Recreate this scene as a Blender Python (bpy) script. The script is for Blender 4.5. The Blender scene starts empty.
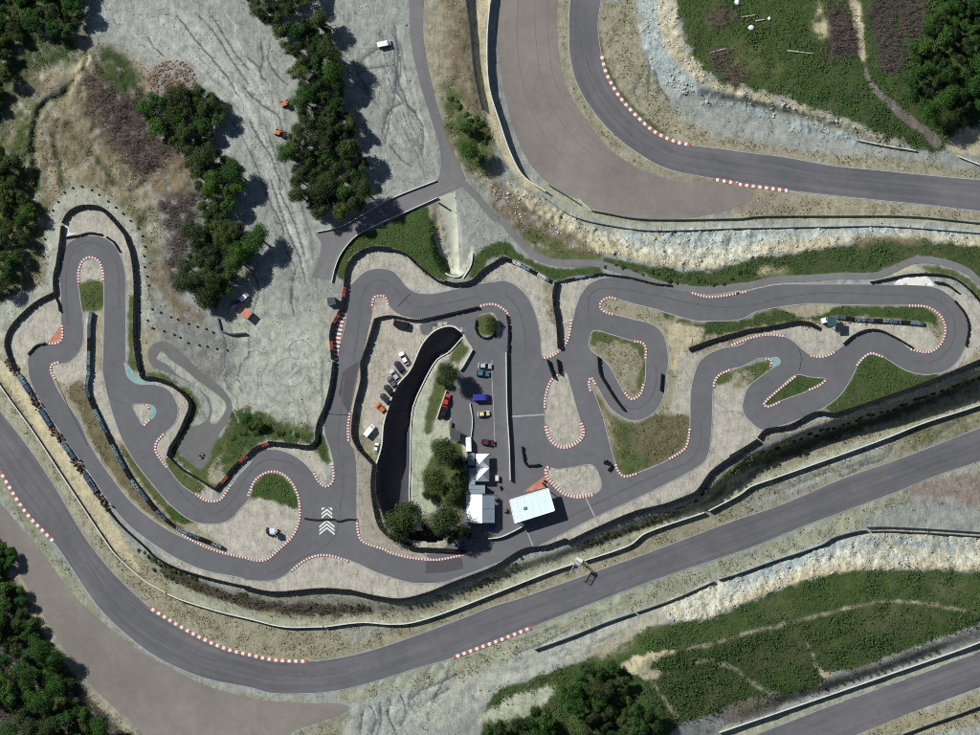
import bpy, math, random
import numpy as np
from mathutils import Vector, geometry as MG

# ------------------------------------------------------------------ camera, sky, sun, exposure
S = 0.3                                   # metres per photo pixel (980 x 735 photo)
scene = bpy.context.scene
cam_d = bpy.data.cameras.new('camera'); cam = bpy.data.objects.new('camera', cam_d)
scene.collection.objects.link(cam); scene.camera = cam
CAMZ = 2500.0
cam.location = (0, 0, CAMZ); cam.rotation_euler = (0, 0, 0)
cam_d.sensor_width = 36.0; cam_d.lens = 36.0 * (CAMZ - 4.5) / (980 * S)
cam_d.clip_start = 10; cam_d.clip_end = 6000
SUN_EL, SUN_DX, SUN_DY = math.radians(39), 13.0, -9.2        # shadows fall to the right and down
world = bpy.data.worlds.new('World'); scene.world = world; world.use_nodes = True
wn = world.node_tree
sky = wn.nodes.new('ShaderNodeTexSky'); sky.sky_type = 'NISHITA'; sky.sun_disc = False
sky.sun_elevation = SUN_EL
saz = math.atan2(-SUN_DX, -SUN_DY)        # compass direction the sun stands in
sky.sun_rotation = saz
sky.air_density = 1.0; sky.dust_density = 0.3
wn.links.new(sky.outputs[0], wn.nodes['Background'].inputs[0])
wn.nodes['Background'].inputs[1].default_value = 0.05
sd = bpy.data.lights.new('sun', 'SUN'); sd.energy = 5.0; sd.angle = math.radians(0.5); sd.color = (1.0, 0.98, 0.935)
sun = bpy.data.objects.new('sun', sd); scene.collection.objects.link(sun)
h_ = Vector((SUN_DX, SUN_DY, 0)).normalized() * math.cos(SUN_EL)
sun.rotation_euler = Vector((h_.x, h_.y, -math.sin(SUN_EL))).to_track_quat('-Z', 'Y').to_euler()
scene.view_settings.view_transform = 'Standard'; scene.view_settings.look = 'None'
scene.view_settings.gamma = 1; scene.view_settings.use_curve_mapping = False
scene.view_settings.exposure = 0.2
scene.cycles.max_bounces = 4; scene.cycles.use_denoising = False; scene.cycles.filter_width = 1.0
rng = np.random.default_rng(7); random.seed(7)

# ------------------------------------------------------------------ tracing helpers (photo pixels -> metres)
COLX = dict(a=0, b=245, c=490, d=730); ROWY = (0, 180, 360, 545); CK = 967 / 250.0
def T(s):
    """'a1:305,400 322,312;p:120,40' -> list of photo pixels; a1.. are enlarged views, p is the photo itself"""
    out = []
    for seg in s.split(';'):
        key, pts = seg.strip().split(':')
        for q in pts.split():
            x, y = q.split(','); x = float(x); y = float(y)
            if key != 'p':
                x = COLX[key[0]] + x / CK; y = ROWY[int(key[1])] + y / CK
            out.append((x, y))
    return out
def W(p): return ((p[0] - 490.0) * S, (367.5 - p[1]) * S)
def smooth(pts, closed=False, step=1.5, tens=0.5):
    P = [np.array(p, float) for p in pts]; n = len(P)
    if n < 3: 
        closed = False
    out = []
    for i in range(n if closed else n - 1):
        if closed: a, b, c, d = P[i - 1], P[i], P[(i + 1) % n], P[(i + 2) % n]
        else:
            b, c = P[i], P[i + 1]
            a = P[i - 1] if i > 0 else 2 * b - c
            d = P[i + 2] if i + 2 < n else 2 * c - b
        L = np.linalg.norm(c - b)
        if L < 1e-6: continue
        t1 = (c - a) / max(np.linalg.norm(c - b) + np.linalg.norm(b - a), 1e-6) * L
        t2 = (d - b) / max(np.linalg.norm(d - c) + np.linalg.norm(c - b), 1e-6) * L
        k = max(1, int(math.ceil(L / step)))
        for j in range(k):
            t = j / k
            out.append((2*t**3 - 3*t*t + 1) * b + (t**3 - 2*t*t + t) * t1 + (-2*t**3 + 3*t*t) * c + (t**3 - t*t) * t2)
    if not closed: out.append(P[-1])
    return np.array(out)
def resample(P, n=None, step=None):
    P = np.asarray(P, float)
    d = np.r_[0, np.cumsum(np.hypot(*(P[1:] - P[:-1]).T))]
    if n is None: n = max(2, int(round(d[-1] / step)) + 1)
    s = np.linspace(0, d[-1], n)
    return np.c_[np.interp(s, d, P[:, 0]), np.interp(s, d, P[:, 1])]
def normals(P):
    t = np.gradient(P, axis=0); t /= np.maximum(np.hypot(t[:, 0], t[:, 1])[:, None], 1e-9)
    return np.c_[t[:, 1], -t[:, 0]]       # to the right of travel in picture space is -this
def inpoly(X, Y, P):
    P = np.asarray(P); r = np.zeros(np.shape(X), bool); n = len(P); j = n - 1
    for i in range(n):
        xi, yi = P[i]; xj, yj = P[j]
        if yi != yj:
            r ^= ((yi > Y) != (yj > Y)) & (X < (xj - xi) * (Y - yi) / (yj - yi) + xi)
        j = i
    return r

# ------------------------------------------------------------------ numpy rasters over the place (photo pixels)
GX0, GY0, GX1, GY1, GS = -120, -120, 1100, 855, 1.5
nx = int((GX1 - GX0) / GS) + 1; ny = int((GY1 - GY0) / GS) + 1
gx = GX0 + np.arange(nx) * GS; gy = GY0 + np.arange(ny) * GS
GXX, GYY = np.meshgrid(gx, gy)
def vnoise(X, Y, scale, seed=0):
    tab = np.random.default_rng(seed + 1000).random((256, 256)).astype(np.float32)
    x = np.asarray(X) / scale + 500; y = np.asarray(Y) / scale + 500
    xi = np.floor(x).astype(int); yi = np.floor(y).astype(int)
    fx = x - xi; fy = y - yi; fx = fx*fx*(3-2*fx); fy = fy*fy*(3-2*fy)
    a = tab[yi & 255, xi & 255]; b = tab[yi & 255, (xi+1) & 255]; c = tab[(yi+1) & 255, xi & 255]; d = tab[(yi+1) & 255, (xi+1) & 255]
    return (a*(1-fx)+b*fx)*(1-fy) + (c*(1-fx)+d*fx)*fy
def fbm(X, Y, scale, seed=0, o=4):
    r = 0; w = 1; t = 0
    for i in range(o):
        r = r + w * vnoise(X, Y, scale / 2**i, seed + i * 17); t += w; w *= .55
    return r / t
def blur(A, r):
    if r < 1: return A
    for ax in (0, 1):
        for _ in range(2):
            P = np.pad(A, [(r + 1, r) if k == ax else (0, 0) for k in (0, 1)], mode='edge')
            C = np.cumsum(P, axis=ax, dtype=np.float64)
            n = A.shape[ax]
            A = (np.take(C, np.arange(2*r+1, 2*r+1+n), ax) - np.take(C, np.arange(0, n), ax)) / (2*r+1)
    return A
def rast(P, X=None, Y=None):
    X = GXX if X is None else X; Y = GYY if Y is None else Y
    P = np.asarray(P); m = np.zeros(X.shape, bool)
    i0 = np.searchsorted(Y[:, 0], P[:, 1].min()); i1 = np.searchsorted(Y[:, 0], P[:, 1].max()) + 1
    j0 = np.searchsorted(X[0], P[:, 0].min()); j1 = np.searchsorted(X[0], P[:, 0].max()) + 1
    m[i0:i1, j0:j1] = inpoly(X[i0:i1, j0:j1], Y[i0:i1, j0:j1], P)
    return m
def ribbon_poly(P, w):
    P = np.asarray(P); n = normals(P)
    w = np.interp(np.linspace(0, 1, len(P)), np.linspace(0, 1, len(np.atleast_1d(w))), np.atleast_1d(w))[:, None] / 2
    return np.r_[P + n * w, (P - n * w)[::-1]]

# ------------------------------------------------------------------ traced outlines of the tracks
KART_OUT = smooth(T("b1:880,405 967,393;c1:60,390 110,415 150,460 180,530 195,600 205,685 240,680 272,656 300,620 318,550 335,480 370,415 410,388 460,377 560,385 640,403 780,436 850,452 967,436;"
 "d1:60,430 180,405 300,403 640,405 790,415 860,455 900,510 920,570 910,640 880,700;d2:840,39 810,50 750,56 680,40;d1:610,695 575,675 545,670 515,688 490,720;"
 "d2:480,50 430,130 370,180 250,235 140,270 110,265 70,230 50,200 50,160 70,105 110,70 150,40;d1:168,725 195,705 182,686 150,690 110,690 60,715 0,738;"
 "c2:967,28 930,36 885,58 865,100 860,200 855,300 845,360 820,402 640,500 400,612 160,733;"
 "b3:967,72 840,120 770,143 700,148 640,145 520,110 420,65 330,40 280,40 210,70 150,120 100,138 0,135;a3:940,128 800,100 700,60 600,0;"
 "a2:500,640 430,560 340,430 240,290 150,150 115,70 108,0;a1:115,670 140,640 185,632 230,625 240,590 238,560 235,430 228,350 240,280 270,240 310,220 350,215 400,222 440,250 470,300 487,370 488,450 487,690;"
 "a2:485,30 500,72 540,93 600,95 655,118 688,180 680,240 640,282 605,320 601,345 620,380 660,430 700,480 750,515 800,545 850,540 885,500 920,450 967,400;"
 "b2:50,355 110,345 170,360 220,390 258,430 283,470 315,490 338,473 345,420 330,350 310,290 305,240 305,200 330,120 348,50;"
 "b1:350,696 372,620 390,540 397,480 402,420 430,385 470,352 520,342 570,352 600,380 625,412 660,434 720,440 800,425"), True)
ISL = {}
ISL['infield'] = T("a1:303,400 305,350 320,315 350,300 380,315 398,350 402,400 402,560 398,690;a2:397,45 415,130 440,220 470,300 520,390 590,480 660,560 740,620 820,635 885,620 935,570 967,530;"
 "b2:40,465 75,438 120,432 165,455 200,510 212,570 210,620 185,680 135,730;b3:85,57 40,60 0,50;a3:860,30;a2:780,716 720,690 640,650 520,560 430,450 350,330 310,240 240,140 207,75 196,35 210,15;a1:260,708 300,675 322,630 322,540 310,450")
ISL['drop'] = T("a2:515,175 555,170 590,175 604,195 600,215 580,235 556,252 535,222")
ISL['paddock'] = T("b1:490,480 497,453 525,447 545,452 558,487 600,520 660,535 740,530 840,505 900,490 950,480;c1:40,490 68,515 77,570 77,690;c2:60,60 66,200 76,330 78,470 60,500 120,480 215,440 225,470 262,500 305,612 170,665 130,645 60,680;"
 "c3:0,-10;b3:880,25 830,40 740,58 640,50 560,30;b2:540,735 465,708 440,680 431,600 430,420 420,350 400,310 400,260 406,210 418,150 440,40;b1:450,700 472,600 490,520")
ISL['A'] = T("c2:285,45 240,75 217,130 211,190 215,250 230,300 260,330 300,335 345,310 360,280 350,240 330,170 310,100 297,55")
ISL['I'] = T("c2:220,415 260,422 320,415 390,405 415,430 430,490 400,520 340,528 285,515 240,475 218,445")
ISL['G'] = T("c1:400,583 460,595 550,622 590,630 602,650 601,735;c2:598,90 582,132 550,150 520,128 490,75 462,25;c1:430,688 388,655 384,620")
ISL['C'] = T("c1:460,455 490,460 560,480 640,500 720,525 800,545 870,545 967,540;d1:100,510 200,490 300,480 560,485 690,485 760,490 810,520 830,560 830,600 810,640 770,665 700,655 650,615 600,585 560,580 500,595 450,630 410,660 370,680 320,680 280,655 240,620 200,602 150,597 80,610;"
 "c1:967,638 900,650 850,670 812,700 795,735;c2:785,70 775,130 772,270 760,330 690,385 560,440 520,450 495,430 480,385 460,310 430,200 402,125 384,85 392,68 410,95 460,180 510,220 560,235 620,215 660,170 680,100 686,30;"
 "c1:690,720 685,650 665,590 620,555 560,540 480,520 445,510 426,485 440,460")
ISL['D'] = T("d2:130,170 185,115 255,58 310,66 372,75 310,115 190,160 145,180")
ISL = {k: smooth(v, True) for k, v in ISL.items()}

MAIN_U = smooth(T("p:-100,250;p:-42,345;a2:0,195 90,310 200,470 300,640;a3:350,0 440,110 560,225 610,262 750,345 870,400 967,425;b3:120,445 240,450 340,440 440,420 560,385 700,335 850,280 967,235;c3:120,205 450,88 600,35;d2:0,628 200,560 450,455 640,390 800,330 967,265;p:1100,381"))
MAIN_L = smooth(T("p:-100,308;p:-42,403;a2:0,430 100,590;a3:215,0 290,110 380,240 480,340 600,430 720,490 830,525 967,552;b3:100,573 230,575 350,565 480,535 640,485 810,435 967,375;c3:160,320 400,225 700,115;d2:60,735 300,640 640,515 800,450 967,395;p:1100,416"))
RUN_SW = smooth(T("p:-30,470;p:-10,492;a3:140,0 200,80 290,200 400,300 500,385 650,470 800,545 967,590;b3:100,603 250,612 340,612 400,625 390,645 300,680 170,735;p:260,780;p:150,780;a3:550,735 430,620 350,540 260,420 190,310 130,200 60,90 25,0;p:-25,520"), True)
UP_L = smooth(T("p:585,-110;p:575,-40;c0:310,0 305,100 310,220 340,330 400,430 480,520 570,590 680,650 860,690 967,710;d1:225,40 500,70 750,95 967,120;p:1100,225"))
UP_U = smooth(T("p:620,-110;p:606,-40;c0:430,0 418,100 430,200 450,280 500,370 570,450 640,510 720,548 780,560 900,575 967,585;d0:200,605 400,640 600,660 800,680 967,695;p:1100,192"))
RUN_UP = smooth(T("p:510,-110;p:502,-40;c0:35,0 25,100 30,200 60,380 100,520 160,640 260,735;c1:345,75 450,125 540,143 640,150 760,146 900,120;d1:60,85 90,50 40,25;c0:967,722 860,705 740,700 600,660 470,580 370,460 300,340 265,200 262,0;p:565,-40;p:572,-110"), True)
LOW_U = T("d3:-90,815 120,735 360,638 800,482 967,420;p:1100,597"); LOW_L = T("d3:300,815 500,735 640,675 860,600 967,560;p:1100,638")
LOW_U = np.array(LOW_U); LOW_L = np.array(LOW_L)
ACC_L = smooth(T("p:412,-110;p:409,-40;b0:635,0 640,150 670,300 710,430 750,560 757,650;b1:740,10"))
ACC_R = smooth(T("p:426,-110;p:423,-40;b0:690,0 690,150 720,320 770,500 820,620 850,690;b1:850,20"))
BRANCH_U = smooth(T("b1:760,-15 740,0 570,70 460,130 370,180 275,203 295,250 275,330 258,375"))
BRANCH_L = smooth(T("b1:850,20 745,65 600,130 500,175 430,212 390,255 362,300 345,350 335,390"))
PATH_E = smooth(T("b1:830,0 900,70 967,150;c1:30,140 90,210 170,290 250,318 420,325 560,370 700,412 850,425 967,410;d1:60,410 180,385 300,380 420,372 560,370 620,350 700,315 770,310 850,325 920,355 967,395;p:1060,320"))
MINI_L = smooth(T("a1:600,735 575,690 580,650 610,628 650,628 700,665 770,735;a2:800,60 870,120 897,170 890,220 840,300 780,420 700,360 690,345 730,270 790,240 812,200 800,150 760,105 700,70 640,45 600,30"), True)
MINI_HOLE = smooth(T("a1:605,690 625,660 660,695 720,735;a2:760,75 830,125 870,160 875,190 835,248 812,240 820,190 800,140 740,90 690,60 650,20 620,5"), True)
TRENCH = smooth(T("b1:770,568 728,588 685,638 640,735;b2:590,100 560,172 537,250 530,330 512,400 507,500 520,560 560,640 640,690 760,700 800,660 700,640 650,590 637,520 640,400 642,260 652,180 690,90 742,0;b1:790,665 838,612 836,588 805,568"), True)
RAMP = resample(np.array(T("b1:745,66 815,45 824,200 832,368 796,362 768,200 745,66")), step=1.5)[:-1]

def zmain(x): return np.interp(np.asarray(x, float), [-120, 620, 700, 800, 980, 1100], [4.6, 3.1, 1.6, -.8, -3.6, -5.0])
# ------------------------------------------------------------------ terrain height: fixed lines and areas, the rest relaxed between them
PLATEAU = T("p:-120,-120 408,-120 412,0 425,90 445,170 470,195 490,208 534,255 552,260 598,266 635,277 671,287 740,287 776,279 880,272 910,260 950,263 985,282 1100,320 1100,323 980,370 885,403 807,431 770,447 748,456 725,476 700,497 668,509 637,517 595,535 567,549 495,572 452,588 426,597 400,603 374,601 348,594 322,592 273,597 245,592 207,581 176,571 155,559 145,548 111,515 83,478 65,452 47,427 33,404 18,378 4,360 -40,300 -120,180")
FIXA = [(PLATEAU, 6.0), (RUN_UP, 2.0), (RUN_SW, None)]
FIXL = []
def fl(s, *z): FIXL.append((np.array(T(s)), z))
def fln(P, f): FIXL.append((np.asarray(P), f))
for P in (MAIN_U, MAIN_L): fln(P, zmain)
fln(UP_L, lambda x: 0 * x + 2.0); fln(UP_U, lambda x: 0 * x + 2.0)
fln(LOW_U, lambda x: 0 * x - 4.3); fln(LOW_L, lambda x: 0 * x - 4.3)
fln(T("p:-60,262 0,352 26,404 75,478 124,541 145,571 181,589 220,603 245,611 284,619 322,616 361,613 390,613 421,611 452,600 490,582 552,562 598,546 640,528 672,520 706,508 733,487 756,467 773,457 807,441 885,413 980,380 1100,333"), lambda x: zmain(x) + .4)
fln(T("p:-60,300 0,386 34,432 72,492 111,550 245,620 284,626 322,626 361,622 410,622 490,596 552,571 645,533 704,512 751,486 820,462 885,439 980,405 1100,362"), lambda x: zmain(x) + .25)
fl("p:483,-60 483,0 480,45 486,90 495,118 508,155 529,186 542,195 575,214 619,223 655,224 740,223 880,222 980,230 1100,240", 3.2, 3.2, 3.2, 3.2, 3.2, 3.0, 2.8, 2.6, 2.3, 2, 2, 2, 2, 2, 2)
fl("p:463,-60 464,0 467,52 476,103 484,130", 5.2, 5.2, 5.2, 5.2, 5.0)
fl("p:472,-60 473,0 476,52 485,103 492,130", 3.3, 3.3, 3.3, 3.3, 3.6)
fl("p:500,205 548,250 598,261 645,266 710,267 740,261 803,250 850,242 911,240 980,247 1100,255", 5.6, 5.7, 5.7, 5.7, 5.6, 5.6, 5.6, 5.5, 5.5, 5.5, 5.5)
fl("p:635,-60 635,0 642,52 661,78 697,104 730,113 808,130 859,143 916,153 963,160 1040,175 1100,180", *([2.2] * 12))
fl("p:676,-60 676,0 681,39 697,80", 6.5, 6.5, 6.5, 6.3)
fl("p:860,129.5 898,145", 5, 4)
fl("p:700,95 733,101 797,115.5 861,136", 3.4, 3.1, 3.0, 3.0)
fl("p:700,88 732,94.5 796,109 860,129.5", 6.2, 6.1, 5.8, 5.2)
fl("p:760,-60 800,30 880,60 940,80 1060,60", 8.5, 8.2, 8, 7.5, 8)
fln(T("p:560,642 609,623 671,601 740,573 769,563 823,545 857,532 895,528 980,534 1100,545"), lambda x: zmain(x) + .1)
fln(T("p:660,626 671,620 710,617 745,602 792,584 844,571 885,569 980,571 1100,578"), lambda x: zmain(x) + 3.8)
fln(T("p:640,660 730,638 802,620 885,601 980,613 1100,620"), lambda x: zmain(x) + 3.9)
fl("p:720,712 760,704 818,685 885,664 980,630 1100,590", -1.4, -1.4, -1.4, -1.4, -1.5, -1.6)
fl("p:780,706 822,693 885,673 950,650", -4.0, -4.0, -4.0, -4.0)
fl("p:700,745 730,733 802,708 885,680 980,646 1100,600", *([-4.2] * 6))
fl("p:700,900 1100,740", -2.8, -2.8)
fl("p:420,760 500,750 600,745 650,720", 2.5, 2.6, 2.8, 3.2)
def relax():
    H = None
    for f in (16, 8, 4, 2, 1):
        st = GS * f
        x = GX0 + np.arange(int((GX1 - GX0) / st) + 2) * st; y = GY0 + np.arange(int((GY1 - GY0) / st) + 2) * st
        X, Y = np.meshgrid(x, y); M = np.zeros(X.shape, bool); V = np.zeros(X.shape)
        for P, z in FIXA:
            m = rast(np.array(P), X, Y)
            M |= m; V[m] = z if z is not None else zmain(X[m])
        for P, z in FIXL:
            d = np.r_[0, np.cumsum(np.hypot(*(P[1:] - P[:-1]).T))]
            s = np.arange(0, d[-1], st * .5); px = np.interp(s, d, P[:, 0]); py = np.interp(s, d, P[:, 1])
            zz = z(px) if callable(z) else np.interp(s, d, z)
            i = np.round((py - GY0) / st).astype(int); j = np.round((px - GX0) / st).astype(int)
            ok = (i >= 0) & (j >= 0) & (i < len(y)) & (j < len(x))
            M[i[ok], j[ok]] = True; V[i[ok], j[ok]] = zz[ok]
        if H is None: H = np.full(X.shape, 3.0)
        else:
            ii = np.clip(np.arange(len(y)) / 2, 0, H.shape[0] - 1.001); jj = np.clip(np.arange(len(x)) / 2, 0, H.shape[1] - 1.001)
            a = ii.astype(int); b = jj.astype(int); fa = (ii - a)[:, None]; fb = (jj - b)[None]
            H = (H[a][:, b]*(1-fb) + H[a][:, b+1]*fb)*(1-fa) + (H[a+1][:, b]*(1-fb) + H[a+1][:, b+1]*fb)*fa
        for _ in range({16: 400, 8: 200, 4: 120, 2: 60, 1: 25}[f]):
            H[M] = V[M]
            P = np.pad(H, 1, mode='edge')
            H = (P[2:, 1:-1] + P[:-2, 1:-1] + P[1:-1, 2:] + P[1:-1, :-2]) * .25
        H[M] = V[M]
    return H[:ny, :nx]
H = relax()
H = blur(H, 1)
m_ramp = rast(RAMP); m_tr = rast(TRENCH)
H = np.where(m_ramp, 6.0 - np.clip((GYY - 196) / 76, 0, 1) * 4.6, H)
ramp_side = rast(smooth(T("b1:742,90 760,200 797,362 770,350 738,290 722,200 720,120"), True))
H = np.where(ramp_side & ~m_ramp, np.minimum(H, 6.0 - np.clip((GYY - 200) / 76, 0, 1) * 3.2 + (766 / CK + 245 - 8 - GXX) * .2), H)
near = blur((m_ramp | ramp_side).astype(float), 3) > .02
H = np.where(near, blur(H, 1), H)
TR_Z = -0.6
H = np.where(m_tr, TR_Z, H)
H_smooth = H.copy()
def zat(u, v, A=None):
    A = H if A is None else A
    x = np.clip((np.asarray(u, float) - GX0) / GS, 0, nx - 1.001); y = np.clip((np.asarray(v, float) - GY0) / GS, 0, ny - 1.001)
    a = y.astype(int); b = x.astype(int); fa = y - a; fb = x - b
    return (A[a, b]*(1-fb) + A[a, b+1]*fb)*(1-fa) + (A[a+1, b]*(1-fb) + A[a+1, b+1]*fb)*fa

# ------------------------------------------------------------------ ground cover map: real surface colours of bare soil, gravel, rock and grass
def lin(c): 
    c = np.array(c) / 255.0
    return np.where(c <= .04045, c / 12.92, ((c + .055) / 1.055) ** 2.4)
PK = 1.0
PAL = {k: lin(v) * PK for k, v in dict(
    gravel=(138, 142, 136), pale=(158, 160, 147), park=(163, 158, 145), trap=(164, 160, 148), dirt=(145, 140, 120), yroad=(172, 164, 136), strip=(148, 150, 130),
    grass=(52, 74, 38), dgrass=(48, 63, 38), ograss=(86, 93, 58), scrub=(92, 82, 66), dscrub=(62, 56, 54), rockw=(184, 185, 168), rockb=(148, 160, 158), rocky=(172, 165, 136),
    tan=(128, 118, 108), red=(128, 104, 88), conc=(160, 164, 143), grey=(120, 120, 116), brown=(112, 101, 82), path=(112, 106, 98), silt=(84, 90, 92), chalk=(170, 174, 166)).items()}
COL = np.zeros((ny, nx, 3)); COL[:] = PAL['gravel']
VEG = np.zeros((ny, nx)); ROCK = np.zeros((ny, nx)); ROUGH = np.full((ny, nx), .25)
WARPX = (fbm(GXX, GYY, 14, 3) - .5); WARPY = (fbm(GXX, GYY, 14, 9) - .5); EDGE = fbm(GXX, GYY, 7, 21, 3) - .5
BRUSH = np.zeros((ny, nx))
def paint(col, s, line=None, k=1.0, feather=2, edge=.6, veg=0, rock=0, rough=None):
    P = smooth(T(s), line is None, 3) if isinstance(s, str) else np.asarray(s)
    if line is not None: P = ribbon_poly(P, line)
    g = 4 * feather + 4
    i0 = int(max(0, (P[:, 1].min() - GY0) / GS - g)); i1 = int(min(ny, (P[:, 1].max() - GY0) / GS + g)); j0 = int(max(0, (P[:, 0].min() - GX0) / GS - g)); j1 = int(min(nx, (P[:, 0].max() - GX0) / GS + g))
    if i1 - i0 < 3 or j1 - j0 < 3: return
    w = (slice(i0, i1), slice(j0, j1)); E = EDGE[w]
    m = blur(inpoly(GXX[w], GYY[w], P).astype(float), feather)
    if edge: m = np.clip((m + E * edge * 2 * (m > .02) * (m < .98) - .5) * 2 + .5, 0, 1) if edge < .9 else np.clip(m * (1 + E * 3), 0, 1)
    m = m * k
    COL[w] = COL[w] * (1 - m[..., None]) + PAL[col] * m[..., None]
    VEG[w] = VEG[w] * (1 - m) + veg * m; ROCK[w] = ROCK[w] * (1 - m) + rock * m
    BRUSH[w] = BRUSH[w] * (1 - m) + (m if 'scrub' in col and (rough or 0) > .3 else 0)
    if rough is not None: ROUGH[w] = ROUGH[w] * (1 - m) + rough * m
# north-west lot and hairpin surroundings
paint('pale', "p:240,300 330,320 345,440 330,470 280,440 232,420 215,380 235,340", feather=8, edge=1)
paint('grey', "p:215,325 240,360 215,400 180,370 150,350 150,320", feather=5, edge=1)
paint('dirt', "p:-120,-120 82,-120 80,20 95,45 140,60 150,90 150,170 165,220 150,260 135,300 150,340 140,380 110,380 0,380 -120,300", feather=4, edge=1)
paint('scrub', "a0:330,240 440,200 520,280 560,380 600,480 700,570 740,660 700,700 640,640 560,720 470,660 400,560 350,460 300,350", feather=4, edge=1, rough=.5)
paint('dscrub', "a0:350,400 480,380 560,440 600,540 560,660 500,640 420,550", feather=4, edge=1, rough=.5)
paint('dscrub', "a1:620,40 700,0 770,30 740,200 700,330 720,420 650,440 630,300 625,180", feather=4, edge=1, rough=.5)
paint('dgrass', "a0:0,0 320,0 310,100 300,230 200,240 110,300 80,420 30,500 30,735 -90,735 -90,0", feather=4, edge=1, veg=.8, rough=.4)
paint('dgrass', "a0:380,190 480,230 540,320 540,360 450,340 380,280", feather=3, edge=1, veg=.7)
paint('ograss', "a1:-80,-40 140,-40 180,100 170,200 165,330 90,420 0,480 -80,500", feather=4, edge=1, veg=.6, rough=.4)
paint('dirt', "a0:40,400 110,380 90,560 60,560;a0:40,520", feather=3, edge=1, k=.8)
paint('red', "a0:570,300 620,240 700,240 760,290 740,350 660,370 580,350", feather=3, edge=1, k=.8, rough=.6)
paint('yroad', "a0:345,210 300,290 262,360", line=8, feather=1, edge=.3)
paint('yroad', "a0:180,735 165,560 200,430 250,410 310,480 390,580 450,660 560,735;a1:420,60 300,20 210,60", feather=3, edge=1, k=.8)
paint('brown', "a0:60,300 300,300 420,480 560,735;a1:560,60 620,200 610,420 580,520 540,480;a1:560,300 480,120 380,50 300,25 200,110 170,300 60,440 0,480;a0:20,600", feather=5, edge=1, k=.5, veg=.25)
paint('pale', "a1:180,400 170,250 200,110 260,50 320,30 390,60 470,120 530,180 560,260 565,400 580,500 600,560;a1:540,560 505,300 440,150 330,100 250,130 235,260 210,420 100,500 20,590 0,640;p:-30,350;a1:0,490 90,430", feather=2, edge=.4)
paint('conc', "a1:250,30 300,15 340,30 380,60 330,75 240,90", feather=2, edge=.5, k=.4)
paint('dirt', "a1:540,560 600,560 610,640 590,735 550,735", feather=3, edge=1)
paint('trap', "a1:245,235 258,150 300,125 350,118 400,125 450,165 485,220 500,300 505,380 490,390 470,290 430,235 350,205 300,215", feather=1, edge=.2, rough=.03)
paint('trap', "a1:225,455 170,475 100,530 50,590 45,640 80,735;a2:100,20;a1:112,680 145,632 180,625 235,600 240,500", feather=1, edge=.2, rough=.03)
paint('trap', "a1:495,400 510,400 512,735 490,735", feather=1, edge=.3)
paint('ograss', "a1:500,440 515,440 520,650 540,735 500,735", feather=1, edge=.5, veg=.5)
# ditch and mounds above the hairpin; dark grass also paints in the ditch's shade
for q_ in ("a0:262,340 240,375 190,390 150,440 130,540 135,640 145,735;a1:150,40", "a0:225,465 215,560 235,640 240,720", "a0:250,470 320,560 400,640 450,720"): paint('dgrass', q_, line=5, feather=1, edge=.9, veg=.7, rough=.3)
paint('brown', "a0:230,470 300,540 330,600 270,640 230,560", feather=3, edge=1, veg=.3, rough=.3)
paint('brown', "a0:620,640 690,600 740,680 740,735;a1:640,60 560,40", feather=3, edge=1, rough=.3)
paint('ograss', "a0:90,380 140,420 110,560 110,700 60,735 40,600 70,480", feather=3, edge=1, veg=.6, rough=.3)
paint('ograss', "a1:480,90 560,120 610,200 600,330 570,300 560,220 510,140", feather=3, edge=1, veg=.3, rough=.3, k=.7)
paint('brown', "a1:580,330 640,330 660,430 720,480 790,520 740,560 640,480", feather=3, edge=1, rough=.3)
paint('pale', "a1:660,300 620,240 560,200 600,160 640,230", feather=3, edge=1, k=.7)
paint('ograss', "b1:-60,330 0,310 60,300 20,380 -60,400", feather=4, edge=1, veg=.3, k=.6)
# infield of the hairpin
IN = ISL['infield']
paint('dirt', IN, feather=1, edge=.3, rough=.06)
paint('trap', "a1:303,400 305,350 320,315 350,300 380,315 398,350 400,396 350,405", feather=1, edge=.2, rough=.03)
paint('ograss', "a1:308,405 400,398 395,500 315,500", feather=1, edge=.4, veg=.9)
paint('trap', "a1:325,540 345,520 340,735;a2:330,60 250,90 200,50 215,5;a1:300,690 325,640", feather=1, edge=.3, rough=.03)
paint('brown', "a2:260,110 320,80 345,140 420,300 490,420 580,540 700,640 730,670 640,640 530,550 430,430 350,300 300,190", feather=1, edge=.5, veg=.35, rough=.1)
paint('trap', "a2:395,50 410,130 440,220 470,300 450,310 400,220 360,120 350,60", feather=1, edge=.2, rough=.03)
paint('ograss', "a2:460,310 520,390 590,480 660,560 740,615 720,640 640,580 560,490 490,390", feather=1, edge=.5, veg=.6, rough=.1)
paint('grass', "a2:650,560 740,600 760,625 710,635 650,600", feather=1, edge=.5, veg=.8)
paint('trap', "a2:760,635 890,622 967,540;b2:0,550 60,535 130,550 200,570 210,620 180,690 130,730;b3:80,55 0,48;a3:860,28;a2:860,720 850,705", feather=1, edge=.2, rough=.03)
paint('grass', "b2:15,530 45,470 80,440 120,438 160,460 195,510 208,565 195,575 130,550 60,532", feather=1, edge=.4, veg=1, rough=.15)
paint('trap', ISL['drop'], feather=1, edge=.1, rough=.02)
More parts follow.
